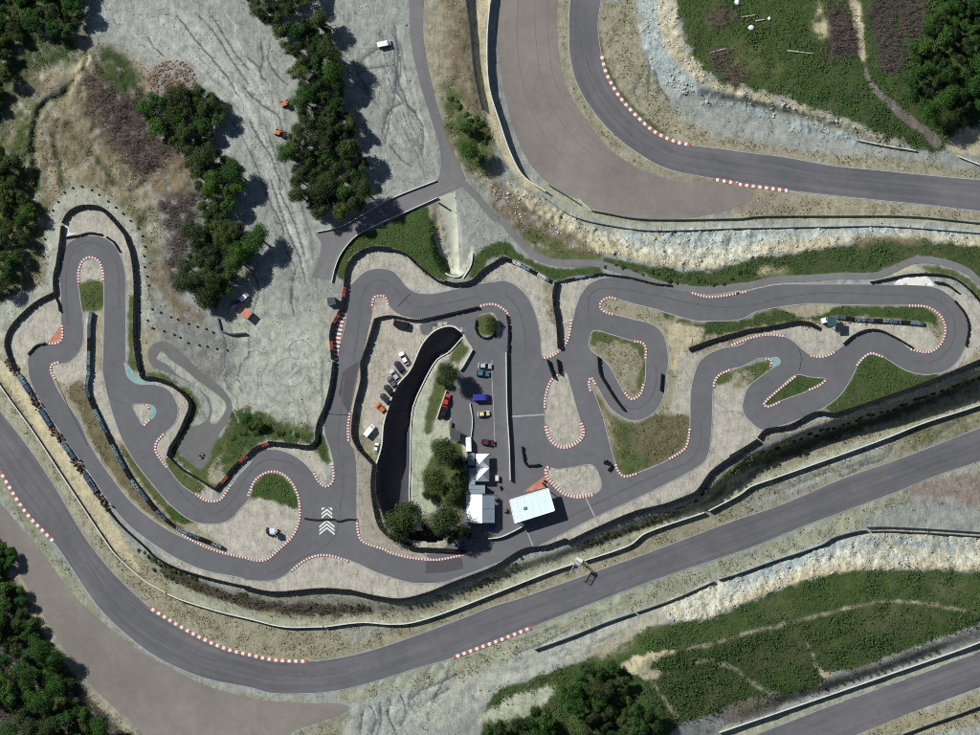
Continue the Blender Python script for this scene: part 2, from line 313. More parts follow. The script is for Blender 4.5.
# strip between mini track and kart track
paint('trap', "a2:500,60 600,70 670,100 725,150 735,190 690,300 650,370 720,430 830,490 800,545 740,515 640,430 600,345 620,300 690,230 690,170 640,110 540,95", feather=1, edge=.3, rough=.05)
paint('ograss', "a2:650,370 720,440 800,500 740,515 660,440", feather=1, edge=.6, veg=.5)
paint('ograss', "a2:560,50 640,60 730,120 770,160 760,220 690,340 800,430 850,480 870,440 790,420 900,220 967,180;p:250,440;a2:967,350 840,490 690,390 665,350 740,200 700,110 600,75", feather=1, edge=.7, veg=.6, rough=.2)
paint('dirt', "a2:800,440 870,350 967,260;p:262,440;a2:967,340 880,400 840,480", feather=1, edge=.7)
paint('grey', MINI_L, feather=1, edge=.2)
paint('pale', MINI_HOLE, feather=1, edge=.2, rough=.03)
paint('grass', "b2:-60,200 0,210 60,200 110,230 150,250 250,270 270,320 90,310 30,335 -40,380 -100,420 -60,300", feather=2, edge=.8, veg=1, rough=.3)
paint('ograss', "b2:110,225 200,250 270,270 265,290 150,260", feather=2, edge=.9, veg=.5)
paint('trap', "b2:90,330 270,335 290,320 300,400 315,485 285,465 220,385 170,355", feather=1, edge=.2, rough=.03)
paint('grass', "b2:290,290 305,290 330,395 320,400 270,350", feather=1, edge=.4, veg=.8)
paint('park', "b2:100,350 170,350 230,390 300,470 320,480 300,400 270,340", feather=1, edge=.2, k=.5)
# north strip, bank by the ramp
paint('dirt', "b0:690,0 860,0 880,250 930,450 967,560 967,735 830,640 770,500 720,320 690,150;p:423,-60 470,-60", feather=2, edge=.5)
paint('brown', "b0:760,0 850,0 880,250 920,430 860,430 800,300 790,100", feather=3, edge=1)
paint('ograss', "b0:790,300 860,420 930,470 967,560 930,650 860,660 810,560 770,470", feather=3, edge=1, veg=.6)
paint('yroad', "b0:900,0 950,0 930,100 945,300 967,440;c0:30,470 90,620 200,735;c0:150,735 60,620 0,500;b0:920,400 890,200", feather=1, edge=.2)
paint('grass', "b1:345,350 370,280 420,225 520,180 640,125 700,100 730,130 735,230 780,330 800,370 770,385 720,370 650,310 590,270 500,255 430,280 395,330 385,390", feather=1, edge=.4, veg=1, rough=.25)
paint('conc', RAMP, feather=1, edge=.1, rough=.02)
paint('dirt', "b1:705,95 745,75 765,200 770,250 735,180", feather=1, edge=.5)
paint('gravel', "b1:820,50 880,100 930,190 900,260 880,310 840,365 830,300", feather=1, edge=.6)
paint('rockw', "b1:880,250 885,300 840,370 825,365 860,310", feather=1, edge=.4)
paint('grass', "b1:885,300 950,250 1000,240;c1:60,240 120,290 200,330 280,345 350,340 440,345 420,360 270,385 230,380 110,310 50,295 0,310;b1:920,340 870,380", feather=1, edge=.5, veg=1, rough=.25)
paint('trap', "b1:400,410 405,340 440,300 500,275 560,278 620,300 670,345 740,400 820,415 900,395;c1:0,330 50,315 110,335 220,395 240,440 245,540 265,650 205,685 190,580 150,450 110,410 60,388 0,390;b1:800,425 720,440 660,434 625,412 600,380 570,352 520,342 470,352 430,385", feather=1, edge=.2, rough=.03)
paint('dirt', "c1:205,400 235,390 245,450 255,560 235,550 215,470", feather=1, edge=.6, veg=.2)
paint('trap', "c1:270,395 400,378 350,430 320,530 290,625 268,650 262,540", feather=1, edge=.2, rough=.03)
# slope between upper circuit and kart track
paint('brown', "c1:0,20 60,30 180,120 330,200 420,270 420,320 250,310 170,285 90,205 30,130 0,95", feather=2, edge=1, rock=.5, rough=.5)
paint('ograss', "c1:110,170 220,220 330,280 420,300 420,322 250,312 180,285", feather=2, edge=1, veg=.5, rough=.4)
paint('strip', "c0:150,735;c1:180,20 300,110 420,155 540,172 640,175 967,165;d1:400,160 700,160 967,190;p:1100,245 1100,225;d1:967,165 700,140 400,138 0,148;c1:640,150 540,145 450,125 345,75 240,0", feather=1, edge=.3)
paint('rocky', "c1:60,0 170,60 300,130 420,190 500,205 640,200 967,190;d1:967,215 967,262 800,235 700,225 560,225 480,240 300,275 200,285 60,305;c1:967,320 850,345 700,335 560,310 420,270 300,200 150,100", feather=1, edge=.8, rock=1, rough=.5)
paint('rockw', "c1:250,110 420,185 640,205 967,200;d1:200,215 150,290 0,310;c1:850,325 700,300 560,270 420,220", feather=2, edge=.9, rock=1, rough=.5)
paint('rockb', "c1:500,205 640,200 967,190;d1:400,185 700,185 967,210 960,225 700,205 500,220 300,225 0,245;c1:900,260 700,250 560,235", feather=2, edge=.9, rock=1, rough=.4)
paint('dgrass', "c1:420,300 560,320 700,345 850,350 967,320;d1:60,310 200,290 300,280 480,245 600,230 700,232 800,240 900,255 967,262;p:1100,270 1100,300;d1:967,375 900,340 850,320 770,300 700,305 600,345 560,362 420,366 300,372 180,378 60,400;c1:967,400 850,415 700,400 560,358 450,325", feather=1, edge=.7, veg=.9, rough=.4)
paint('brown', "d1:480,225 700,225 800,232 700,245 560,250 470,255", feather=2, edge=1, veg=.2)
paint('rocky', "d1:100,345 180,340 240,350 180,365 90,355", feather=2, edge=1)
paint('rocky', "d1:590,365 640,345 700,335 760,345 740,360 650,368", feather=2, edge=1)
paint('ograss', "d1:720,340 850,345 920,380 967,420 967,460 900,400 860,375 780,360", feather=1, edge=.7, veg=.5)
paint('trap', "d1:780,385 880,430 967,470;p:1000,310 1000,345;d1:967,640 930,690 860,735 845,730 885,690 915,640 922,570 900,510 860,455 790,410", feather=1, edge=.3, rough=.03)
paint('dirt', "d1:860,735 930,690 967,650;p:1000,350;d2:930,20 860,50 820,55 840,40", feather=1, edge=.5)
paint('tan', "c1:640,400 700,405 780,425 870,440 967,425;d1:60,425 180,395 180,405 60,432;c1:967,437 860,452 780,437 650,405", feather=1, edge=.4)
# upper circuit verges
paint('dirt', "c0:262,0 310,0 305,100 310,220 340,330 400,430 480,520 570,590 680,650 860,690 967,710;c0:967,735 860,712 740,702 600,660 470,580 370,460 300,340 268,200", feather=1, edge=.3, veg=.2)
paint('dirt', "d1:0,20 225,45 500,75 750,100 967,125;p:1100,232 1100,240;d1:967,160 700,138 400,136 0,138", feather=1, edge=.3, veg=.15)
paint('tan', "c1:300,0 640,0 900,0 967,30;d1:100,60 260,90 100,120 0,130;c1:640,145 450,115", feather=3, edge=.9)
paint('dirt', "c0:430,0 560,0 575,100 600,230 660,330 740,420 860,500;d0:100,540 400,590 640,615 780,630 967,660;p:1100,180 1100,190;d0:967,695 600,660 200,605;c0:967,585 780,560 640,510 500,370 430,200 418,100;p:600,-60 640,-60", feather=2, edge=.4, veg=.15)
paint('ograss', "c0:425,80 440,200 500,340 600,450 700,520 740,545 640,505 570,445 500,365 445,270 425,190", feather=1, edge=.5, veg=.7)
paint('gravel', "c0:640,310 720,380 860,440 967,470;d0:300,530 500,570 420,590 200,560 0,530;c0:860,520 740,440 660,350", feather=3, edge=.9)
paint('rockb', "c0:570,0 650,0 660,150 740,260 840,360 967,400;d0:200,450 500,530 490,550 200,480 0,420;c0:860,400 740,370 640,290 600,200;p:640,-60 660,-60", feather=2, edge=.8, rock=.8, rough=.4)
paint('rocky', "c0:650,0 720,0 740,150 830,260 900,330;d0:0,330 250,400 500,490 700,570 650,580 500,520 250,440 0,370;c0:860,350 740,250 670,150;p:660,-60 676,-60", feather=2, edge=.9, rock=.9, rough=.5)
paint('grass', "c0:720,-90 750,130 830,260 900,320;d0:0,320 200,370 500,480 740,575 820,580 967,500;p:1100,130 1100,-120 676,-120", feather=2, edge=.8, veg=1, rough=.5)
paint('scrub', "c0:840,200 967,180;d0:60,230 60,310 0,320;c0:900,310", feather=3, edge=1, rough=.6)
paint('scrub', "c0:850,40 920,30 960,80 920,110 850,100", feather=3, edge=1, rough=.6)
paint('dscrub', "d0:370,20 450,10 490,80 500,240 460,230 380,240 360,120", feather=3, edge=1, rough=.6)
paint('dscrub', "d0:540,0 740,-40 740,100 690,200 640,290 600,280 560,180", feather=3, edge=1, rough=.6)
paint('ograss', "d0:0,150 130,200 220,260 120,290 0,240", feather=4, edge=1, veg=.6)
paint('yroad', "d0:440,-80 480,20 505,150 515,250", line=[14, 9, 5], feather=1, edge=.6)
paint('rocky', "d0:340,10 365,70 370,150 340,150 320,120", feather=2, edge=1)
paint('path', "d0:515,250 550,335 620,400 700,470 760,510 815,565", line=[5, 8, 10, 11], feather=1, edge=.3)
paint('rocky', "d0:830,520 967,490;p:1100,120 1100,170;d0:967,600 880,590 830,570", feather=2, edge=.8, rough=.4)
# centre: car park, walkway, planting
PD = ISL['paddock']
paint('park', PD, feather=1, edge=.1, rough=.02)
paint('tan', "b2:425,215 450,340 505,410 495,480 500,560 530,650 570,690 700,735;b3:740,30 640,48 560,28 480,-5;b2:455,700 436,600 434,420 405,310 402,260", feather=1, edge=.2, k=.5)
paint('dirt', "b2:425,210 450,230 470,290 530,350 505,405 450,340 420,280", feather=1, edge=.8, veg=.5, rough=.1)
paint('conc', "b2:745,-5 700,90 655,190 645,260 645,400 642,540 700,600 760,560 700,520 690,450 720,420 740,330 790,240 700,290 690,260 715,110 760,0", feather=1, edge=.2)
paint('ograss', "b1:835,595 850,640 870,650 800,735;b2:770,20 820,10 830,60 790,110 760,170 740,220 720,280 700,285 695,240 715,150 740,60 760,0;b1:760,735 800,670", feather=1, edge=.4, veg=.8, rough=.15)
paint('conc', "b2:700,300 790,225 790,320 745,340 720,420 700,430 650,420 650,320", feather=1, edge=.3)
paint('ograss', "b2:700,430 760,330 830,320 850,420 860,520 850,600 760,560 700,520", feather=1, edge=.5, veg=.6, rough=.15)
paint('dirt', "b2:640,580 700,600 840,560 860,640 780,700 700,690 650,640", feather=2, edge=.8, veg=.4, rough=.15)
paint('ograss', "b1:895,530 940,520 967,540 967,600 930,605 900,590", feather=1, edge=.4, veg=.8)
for k in 'AI': paint('trap', ISL[k], feather=1, edge=.05, rough=.02)
paint('dirt', ISL['G'], feather=1, edge=.3, veg=.3, rough=.08)
paint('ograss', "c1:400,583 560,625 600,650;c2:600,10 598,90 570,130 575,50;c1:590,720 570,660 480,620 410,630 390,640 388,610", feather=1, edge=.8, veg=.6)
paint('dirt', ISL['C'], feather=1, edge=.3, veg=.15, rough=.1)
paint('dgrass', "c1:640,505 720,530 800,550 870,550 967,545;d1:100,515 200,495 300,490 290,540 150,560 0,590;c1:830,610 790,600 740,560", feather=2, edge=.8, veg=.8, rough=.2)
paint('yroad', "c1:690,560 780,560 830,600 770,650 720,735;c1:690,735 688,640", feather=2, edge=.7)
paint('grass', "d1:310,520 420,490 690,490 760,495 805,530 800,570 760,550 620,535 400,525 330,550", feather=1, edge=.5, veg=.9, rough=.2)
paint('dirt', "d1:180,493 400,486 400,500 300,530 240,520", feather=1, edge=.8)
paint('trap', "c1:800,665 880,640 967,615;d1:130,582 250,560 330,580 370,570 440,550 620,560 740,570 790,600 800,635 770,663 700,652 650,612 600,583 560,578 500,593 450,628 410,657 370,677 320,677 280,652 240,618 200,598 150,592 80,605 0,635;c1:900,645", feather=1, edge=.2, rough=.03)
paint('trap', "c1:740,670 790,665 830,672 800,700 793,735;c2:785,70 775,130 772,212 700,205 715,110 735,0", feather=1, edge=.2, rough=.03)
paint('brown', "c2:395,110 460,200 510,235 560,245 640,215 700,215 772,220 772,270 760,330 690,385 560,440 520,448 500,430 480,380 450,280", feather=1, edge=.4, veg=.5, rough=.25)
paint('rocky', "c2:430,190 470,250 500,340 480,360 455,280", feather=2, edge=1, k=.7)
paint('ograss', "c2:500,230 560,300 540,330 620,400 560,440 520,445 505,400 480,300", feather=2, edge=1, veg=.7)
paint('grass', ISL['D'], feather=1, edge=.3, veg=1, rough=.12)
# right-hand gravel and grass south of the kart track
paint('trap', "c2:867,100 900,60 967,60;d2:60,40 120,30 70,105 48,160 50,200 70,232 110,268 135,285 100,310 0,365;c2:967,350 900,395 855,430 830,480 700,540 540,595 400,655 300,705 180,735 400,615 640,502 822,405 857,300", feather=1, edge=.25, rough=.03)
paint('ograss', "c2:870,100 890,60 967,32;d2:60,22 150,8 150,40 80,90 20,110 0,80;c2:930,85", feather=1, edge=.6, veg=.8)
paint('dirt', "d2:0,60 60,40 90,60 60,100 10,110", feather=1, edge=.9)
paint('grass', "d2:500,10;d1:545,672 590,682 650,715;d2:680,42 750,58 800,55 860,50 800,75 560,165 400,215 370,185 430,135 480,55", feather=1, edge=.3, veg=1, rough=.15)
paint('dirt', "d2:140,272 250,240 370,190 395,212 330,205 230,255 150,290", feather=1, edge=.7, veg=.4)
# southern bank, service road and verges of the long straight
SOUTH = "a2:0,20 100,160 200,300 300,440 400,590 480,690;a3:540,30 640,100 760,140 870,165 967,180;b3:110,200 300,187 400,195 500,215 600,228 700,205 800,165 967,100;c2:320,720 560,605 700,575 800,525 870,445 967,368;d2:140,290 400,222 740,108 967,10;p:1100,320 1100,425;d2:967,265 640,390 200,560 0,628;c3:600,35 120,205;b3:967,235 700,335 440,420 240,450 0,425;a3:750,345 560,225 350,0;a2:200,470 0,195;p:-60,310 -60,260"
paint('dirt', SOUTH, feather=1, edge=.3, veg=.15, rough=.08)
paint('trap', "a3:600,10 700,65 800,105 940,132;b3:0,138 100,142 150,122 210,72 280,42 330,42 420,67 520,112 640,147 700,150 770,146 840,124 800,150 700,185 600,207 500,195 400,172 300,166 110,179 0,160;a3:900,145 800,121 680,82", feather=1, edge=.2, rough=.03)
paint('grey', "a2:470,650 560,735;a3:600,50 700,105 860,165 967,185;b3:110,215 300,205 400,212 500,232 600,243 700,222 800,185 967,120;c2:330,735 560,620 720,585 820,530 890,455 967,385;d2:140,310 400,240 740,125 967,28;p:1100,330 1100,340;d2:967,55 740,150 400,265 150,345 40,420;c2:930,440 850,540 720,600 560,650 400,720;b3:967,140 800,205 700,240 600,258 500,250 400,232 300,225 110,235;a3:860,185 700,130 600,75", feather=1, edge=.4)
paint('dgrass', "a3:560,30 640,75 760,130 780,160 640,110", feather=1, edge=.8, veg=.8, rough=.3)
paint('scrub', "a3:600,90 800,160 967,205;b3:150,230 300,225 400,235 480,250 380,265 200,265 60,250;a3:900,230 700,150", feather=1, edge=.8, veg=.3, rough=.4)
paint('scrub', "c2:340,730 560,640 720,600 850,540 930,450;d2:0,420 140,350 400,270 740,160 967,60;p:1100,345 1100,350;d2:967,90 740,190 400,310 150,400 60,430 0,450;c2:900,520 740,610 560,680 420,735", feather=1, edge=.8, veg=.5, rough=.29)
paint('strip', "a3:640,140 760,185 900,225 967,250;b3:110,280 300,292 450,277 560,285 680,270 800,230 967,165;c3:120,100 300,40;c2:600,650 800,575 967,500;d2:80,465 350,370 600,280 967,150;p:1100,355 1100,362;d2:967,178 600,308 350,398 80,493;c2:967,525 830,592 600,672;c3:330,72 0,197;b3:760,265 640,298 560,303 450,295 300,312 150,312 0,288;a3:850,255 700,200", feather=1, edge=.25, rough=.04)
paint('yroad', "a2:-60,-10 0,60 120,240 280,490 440,730;a3:480,50 560,120 640,168 760,212 700,195 560,110;a2:500,735 480,700 330,460 150,190 0,0 -60,-80", feather=1, edge=.3, rough=.04)
paint('strip', "a2:0,130 90,250 200,420 320,620;a3:400,10 500,110 470,120 360,0;a2:300,640 200,470 90,310 0,195", feather=1, edge=.7, k=.7)
paint('gravel', "d2:150,490 300,440 450,400 600,345 640,375 450,440 200,540 60,590 60,560", feather=4, edge=1, k=.7)
paint('ograss', "d2:700,270 860,220 967,190;p:1100,372 1100,385;d2:967,262 800,320 700,340", feather=3, edge=1, k=.6, veg=.3)
paint('gravel', "b3:380,340 480,310 560,315 500,350 400,380", feather=3, edge=1, k=.7, rock=.5)
# south of the straight
paint('strip', "a2:-60,390 0,440 100,600 200,735;a3:290,130 380,260 480,360 600,450 720,510 830,545 967,575;b3:100,595 230,600 300,605 340,612 230,625 100,610 0,592;a3:800,548 650,475 500,390 400,305 290,205 140,0;a2:60,600 0,520 -60,440", feather=1, edge=.5, veg=.35)
paint('brown', "a3:450,350 600,440 700,495 640,470 500,390", feather=1, edge=.8, k=.7)
paint('dirt', "b3:-60,735 170,735 300,680 390,645 400,660 380,735;p:330,800 200,800", feather=2, edge=.9, veg=.5)
paint('pale', "b3:390,650 480,610 640,560 810,500 967,440;c3:160,380 400,290 460,300 560,300 500,370 380,420 300,470 150,520 0,600;b3:900,640 800,680 700,720 640,735;p:380,800 340,780", feather=3, edge=.9)
paint('rockb', "b3:440,660 520,600 640,570 620,735 440,735", feather=4, edge=1, k=.6)
paint('strip', "b3:350,570 480,540 640,490 810,440 967,380;c3:160,326 400,232 700,122;d2:60,745 300,650 640,525 800,460 967,405;p:1100,425 1100,440;d2:967,430 800,490 640,560 500,640 300,720;d3:150,60 0,115;c3:870,130 700,205 450,290 300,345 170,390;b3:967,470 640,560 480,590 380,600", feather=2, edge=.5, veg=.1)
paint('gravel', "d2:560,600 700,560 850,530 967,520;p:1100,470 1100,545;d2:967,665 640,645 530,645 500,655", feather=3, edge=.7)
paint('tan', "d2:700,500 850,450 967,435;p:1100,445 1100,500;d2:967,600 930,560 830,540 720,540", feather=3, edge=.7)
paint('rocky', "c3:680,225 870,150 967,120;d3:0,140 200,70 360,10 500,-20;d2:530,675 640,665 967,690;p:1100,550 1100,575;d3:967,105 800,95 600,98 450,110 240,155 60,225 0,245;c3:850,285 700,295", feather=1, edge=.6, rock=1, rough=.6)
paint('rockw', "c3:700,225 870,160 967,130;d3:0,150 200,80 400,0 560,0 700,10 967,30 967,70 700,60 560,70 400,70 200,130 50,190 0,210;c3:850,265 700,285", feather=2, edge=.9, rock=1, rough=.6)
paint('rockb', "d3:0,140 200,65 360,5 500,-15;d2:540,685 800,690 967,700;d3:967,20 600,10 450,20 250,90 0,190", feather=2, edge=.9, rock=1, rough=.5)
paint('grass', "c3:0,600 150,525 300,470 420,420 560,350 640,310 700,300 850,290 967,245;d3:60,230 240,160 440,108 600,100 800,100 967,108;p:1100,580 1100,620;d3:967,310 900,330 700,400 500,480 380,500 350,560 260,580 120,640 0,680;c3:967,640 750,690 690,760;p:660,800 490,800", feather=1, edge=.7, veg=1, rough=.45)
for q_ in ("d3:500,260 640,240 720,300 640,380 540,340", "d3:200,380 330,330 340,420 260,470", "d3:760,130 900,140 960,200 820,200", "c3:800,520 900,560 860,620 780,600", "d3:60,420 160,400 180,480 90,500", "d3:100,250 240,210 260,260 120,300"):
    paint('brown', q_, feather=5, edge=1, k=.55, veg=.35, rough=.4)
for q_ in ("d3:640,230 800,240 880,290 760,340", "d3:420,130 600,130 700,170 520,200", "d3:380,350 480,330 480,420 400,440", "c3:860,330 967,300 967,340 880,370"):
    paint('ograss', q_, feather=5, edge=1, k=.7, veg=.7, rough=.4)
paint('dirt', "c3:370,410 460,350 560,300 660,260 680,295 560,330 550,390 470,430 400,430", feather=2, edge=.9, rough=.3)
paint('rocky', "c3:510,465 600,420 740,405 640,440 620,480 690,490 600,520", feather=1, edge=.8, rough=.4)
paint('dirt', "c3:740,405 850,385 967,350;d3:0,357 130,325 280,290 450,245 600,218 700,222 800,235 967,268;p:1100,635", line=[3.8, 3.6, 3.2, 3.2], feather=1, edge=.4, k=.95)
paint('dirt', "c3:760,455 860,450 967,490;d3:60,515 150,570 230,590", line=3.6, feather=1, edge=.5, k=.9)
paint('dirt', "c3:625,520 680,610 740,680", line=3.6, feather=1, edge=.5, k=.9)
paint('rocky', "d3:300,370 330,420 360,480 420,500 380,520 340,490", feather=1, edge=.7)
paint('conc', "c3:0,640 120,570 260,545 200,620 100,680 0,690;p:470,725", feather=2, edge=.7)
paint('path', "d3:-40,640 150,580 250,590 400,510 600,440 800,380 967,320;p:1100,590 1100,610;d3:967,350 800,410 500,520 280,600 0,700", feather=1, edge=.5, k=.8)
paint('strip', "d3:-40,715 120,690 300,630 600,520 967,390;p:1100,590 1100,600;d3:967,418 800,478 360,632 120,730 -60,790", feather=1, edge=.3)
paint('dirt', "d3:500,740 640,682 860,607 967,567;p:1100,645 1100,720;d3:967,700 700,760", feather=2, edge=.6, veg=.3)
paint('dscrub', "a3:-80,-20 20,0 60,90 130,200 190,310 260,420 340,540 430,640 560,745;p:130,800 -60,800", feather=3, edge=1, veg=.4, rough=.4)
paint('dirt', "a3:60,90 130,200 190,310 260,420 350,540 430,620 550,735 500,735 440,690 340,580 270,480 200,400 140,290 90,190 30,110", feather=2, edge=.9, rough=.2)
# wash lines left by run-off water over the open gravel
def flows(Lp, Rp, n, seed, w=(1.8, 3.6)):
    r_ = np.random.default_rng(seed); A_ = resample(smooth(T(Lp), False, 3), n=60); B_ = resample(smooth(T(Rp), False, 3), n=60)
    for i in range(n):
        t = np.clip(r_.random() + np.cumsum(r_.normal(0, .012, 60)), 0, 1)[:, None]; P_ = A_ * (1 - t) + B_ * t
        a = r_.integers(0, 35); b = a + r_.integers(14, 45); paint(('chalk', 'silt', 'pale', 'chalk', 'silt')[i % 5], P_[a:b], line=[.8, r_.uniform(*w), .8], feather=1 if i % 3 else 0, edge=.4 if i % 3 else 0, k=r_.uniform(.35, .85))
flows("p:88,12 150,62 200,88 238,130 262,180 278,230 290,270 300,320", "p:238,0 255,40 275,85 285,120 290,160 300,200 312,240 322,300", 70, 5)
flows("p:342,0 340,40 352,80 375,110 395,150 412,182", "p:406,0 409,60 419,110 433,150 440,176", 46, 6)
flows("p:215,330 225,390 235,425", "p:325,320 322,380 325,445", 26, 8, (1.5, 3))
flows("p:380,655 350,700 330,745", "p:480,620 440,690 420,745", 30, 9)
flows("p:480,640 520,640 560,625 620,600", "p:470,690 540,675 600,650 660,620", 24, 10)
flows("p:735,490 790,470 850,448 920,425", "p:730,515 790,492 850,470 920,448", 24, 12)
paint('chalk', "p:95,5 200,15 235,60 270,100 280,130 250,110 190,70 130,45", feather=6, edge=1, k=.5)
# drainage rills cut into the loose gravel, with darker silt in them
RILLS = ["a0:570,140 600,190 640,230", "a0:760,50 830,120 900,230 967,330", "a0:680,60 780,180 880,300 930,380", "a0:820,60 900,180 967,270", "b0:0,220 60,270 70,310", "b0:100,170 90,230 130,290 180,330", "b0:60,150 70,230 60,280 90,330", "b0:0,340 60,400 130,450 150,520", "b0:20,470 60,540 110,620 150,735",
 "b1:100,0 140,120 170,200 215,300 245,420", "b1:60,0 110,110 150,200 160,270 200,340", "b1:130,20 165,110 200,190 230,300", "b0:590,180 580,350 560,450 540,560", "b0:580,350 640,430 680,500 680,610", "b0:580,100 600,260 590,340", "b0:610,400 560,430 530,520", "b0:430,250 500,200 570,180", "b0:400,300 480,260 560,250", "b0:560,560 600,610 640,640",
 "b3:455,640 445,735", "b3:480,620 500,660 490,735", "b3:560,600 550,660 580,735", "b3:600,580 620,640 600,700", "b3:520,610 530,680 520,735", "b3:640,600 690,560 790,520 850,495", "b3:700,610 760,570 790,550", "c0:620,250 615,330 610,400", "c0:640,270 650,330 690,390", "c0:600,270 570,330 560,370", "d2:640,320 600,380 520,410 430,450", "d2:920,230 850,260 780,320", "a1:850,560 870,640 860,730", "b1:200,330 180,420 190,520", "b1:20,330 60,420 40,520"]
CARVE = np.zeros((ny, nx))
for q_ in RILLS:
    P_ = smooth(T(q_), False, 3); P_ = P_ + np.c_[np.cumsum(rng.normal(0, .25, len(P_))), np.cumsum(rng.normal(0, .25, len(P_)))]
    paint('silt', P_, line=[1.7, 2.2, 1.6], feather=0, edge=0, k=.85); CARVE = np.maximum(CARVE, rast(ribbon_poly(P_, 3.0)))
CARVE = blur(CARVE, 1) * .34
for q_, d_, w_ in (("a0:262,340 240,375 190,390 150,440 130,540 135,640 145,735;a1:150,40", 1.5, 5), ("a0:225,465 215,560 235,640 240,720", .9, 4), ("a0:250,470 320,560 400,640 450,720", .8, 4), ("a0:345,205 330,270 300,300 265,350", 1.0, 4), ("a0:380,240 440,340 480,400 560,460", .8, 5), ("b0:900,690 940,735;b1:860,30 900,60", .6, 4)):
    CARVE = CARVE + blur(rast(ribbon_poly(smooth(T(q_), False, 2), w_)).astype(float), 1) * d_
# old heaped spoil: low uneven mounds on the ground left of the scrub
MOUND = blur(rast(smooth(T("a0:60,250 300,260 520,280 600,420 720,600 740,735;a1:600,100 580,300 420,40 300,10 180,60 60,100 0,60;a0:30,500"), True)).astype(float), 4)
CARVE = CARVE - MOUND * (fbm(GXX, GYY, 16, 401, 4) - .5) * 2.6
paint('brown', "a0:150,420 250,400 330,480 420,600 520,720 400,720 300,640 180,640", feather=4, edge=1, k=.55, veg=.2)
paint('grey', TRENCH, feather=0, edge=0, rough=.0)
# large soft tonal drift of soil
drift = .86 + .28 * fbm(GXX, GYY, 60, 77, 4)
COL = COL * drift[..., None]

# ------------------------------------------------------------------ materials
MATS = {}
def nodes_of(m):
    m.use_nodes = True; nt = m.node_tree
    return nt, nt.nodes['Principled BSDF']
def L(nt, a, b): nt.links.new(a, b)
def noise(nt, scale, detail=4, rough=.6, vec=None, dist=0):
    n = nt.nodes.new('ShaderNodeTexNoise'); n.inputs['Scale'].default_value = scale; n.inputs['Detail'].default_value = detail
    n.inputs['Roughness'].default_value = rough; n.inputs['Distortion'].default_value = dist
    if vec is not None: L(nt, vec, n.inputs['Vector'])
    return n.outputs['Fac']
def ramp(nt, fac, stops):
    r = nt.nodes.new('ShaderNodeValToRGB'); e = r.color_ramp.elements
    while len(e) < len(stops): e.new(.5)
    for k, (p, c) in enumerate(stops):
        e[k].position = p; e[k].color = (c, c, c, 1) if np.isscalar(c) else (*c, 1)
    L(nt, fac, r.inputs[0]); return r.outputs[0]
def mixc(nt, a, b, fac=1.0, mode='MULTIPLY'):
    m = nt.nodes.new('ShaderNodeMix'); m.data_type = 'RGBA'; m.blend_type = mode
    for sock, v in ((m.inputs[0], fac), (m.inputs[6], a), (m.inputs[7], b)):
        if hasattr(v, 'is_linked'): L(nt, v, sock)
        elif np.isscalar(v): sock.default_value = v
        else: sock.default_value = (*v[:3], 1)
    return m.outputs[2]
def math_(nt, op, a, b=None):
    m = nt.nodes.new('ShaderNodeMath'); m.operation = op
    for i, v in enumerate((a, b)):
        if v is None: continue
        if hasattr(v, 'is_linked'): L(nt, v, m.inputs[i])
        else: m.inputs[i].default_value = v
    return m.outputs[0]
def bump(nt, bs, h, strength, dist):
    b = nt.nodes.new('ShaderNodeBump'); b.inputs['Strength'].default_value = strength; b.inputs['Distance'].default_value = dist
    L(nt, h, b.inputs['Height']); L(nt, b.outputs[0], bs.inputs['Normal'])
def gpos(nt):
    g = nt.nodes.new('ShaderNodeNewGeometry'); return g.outputs['Position']
def mat(name, col, rough=.8, var=.12, scale=1.2, metal=0, bumpd=0, spec=.3):
    """plain surface with procedural mottling"""
    if name in MATS: return MATS[name]
    m = bpy.data.materials.new(name); nt, bs = nodes_of(m)
    f = noise(nt, scale, 5, .65, gpos(nt))
    c = ramp(nt, f, [(.25, tuple(np.clip(np.array(col) * (1 - var), 0, 1))), (.75, tuple(np.clip(np.array(col) * (1 + var), 0, 1)))])
    L(nt, c, bs.inputs['Base Color']); bs.inputs['Roughness'].default_value = rough; bs.inputs['Metallic'].default_value = metal
    bs.inputs['Specular IOR Level'].default_value = spec
    if bumpd: bump(nt, bs, f, .6, bumpd)
    MATS[name] = m; return m
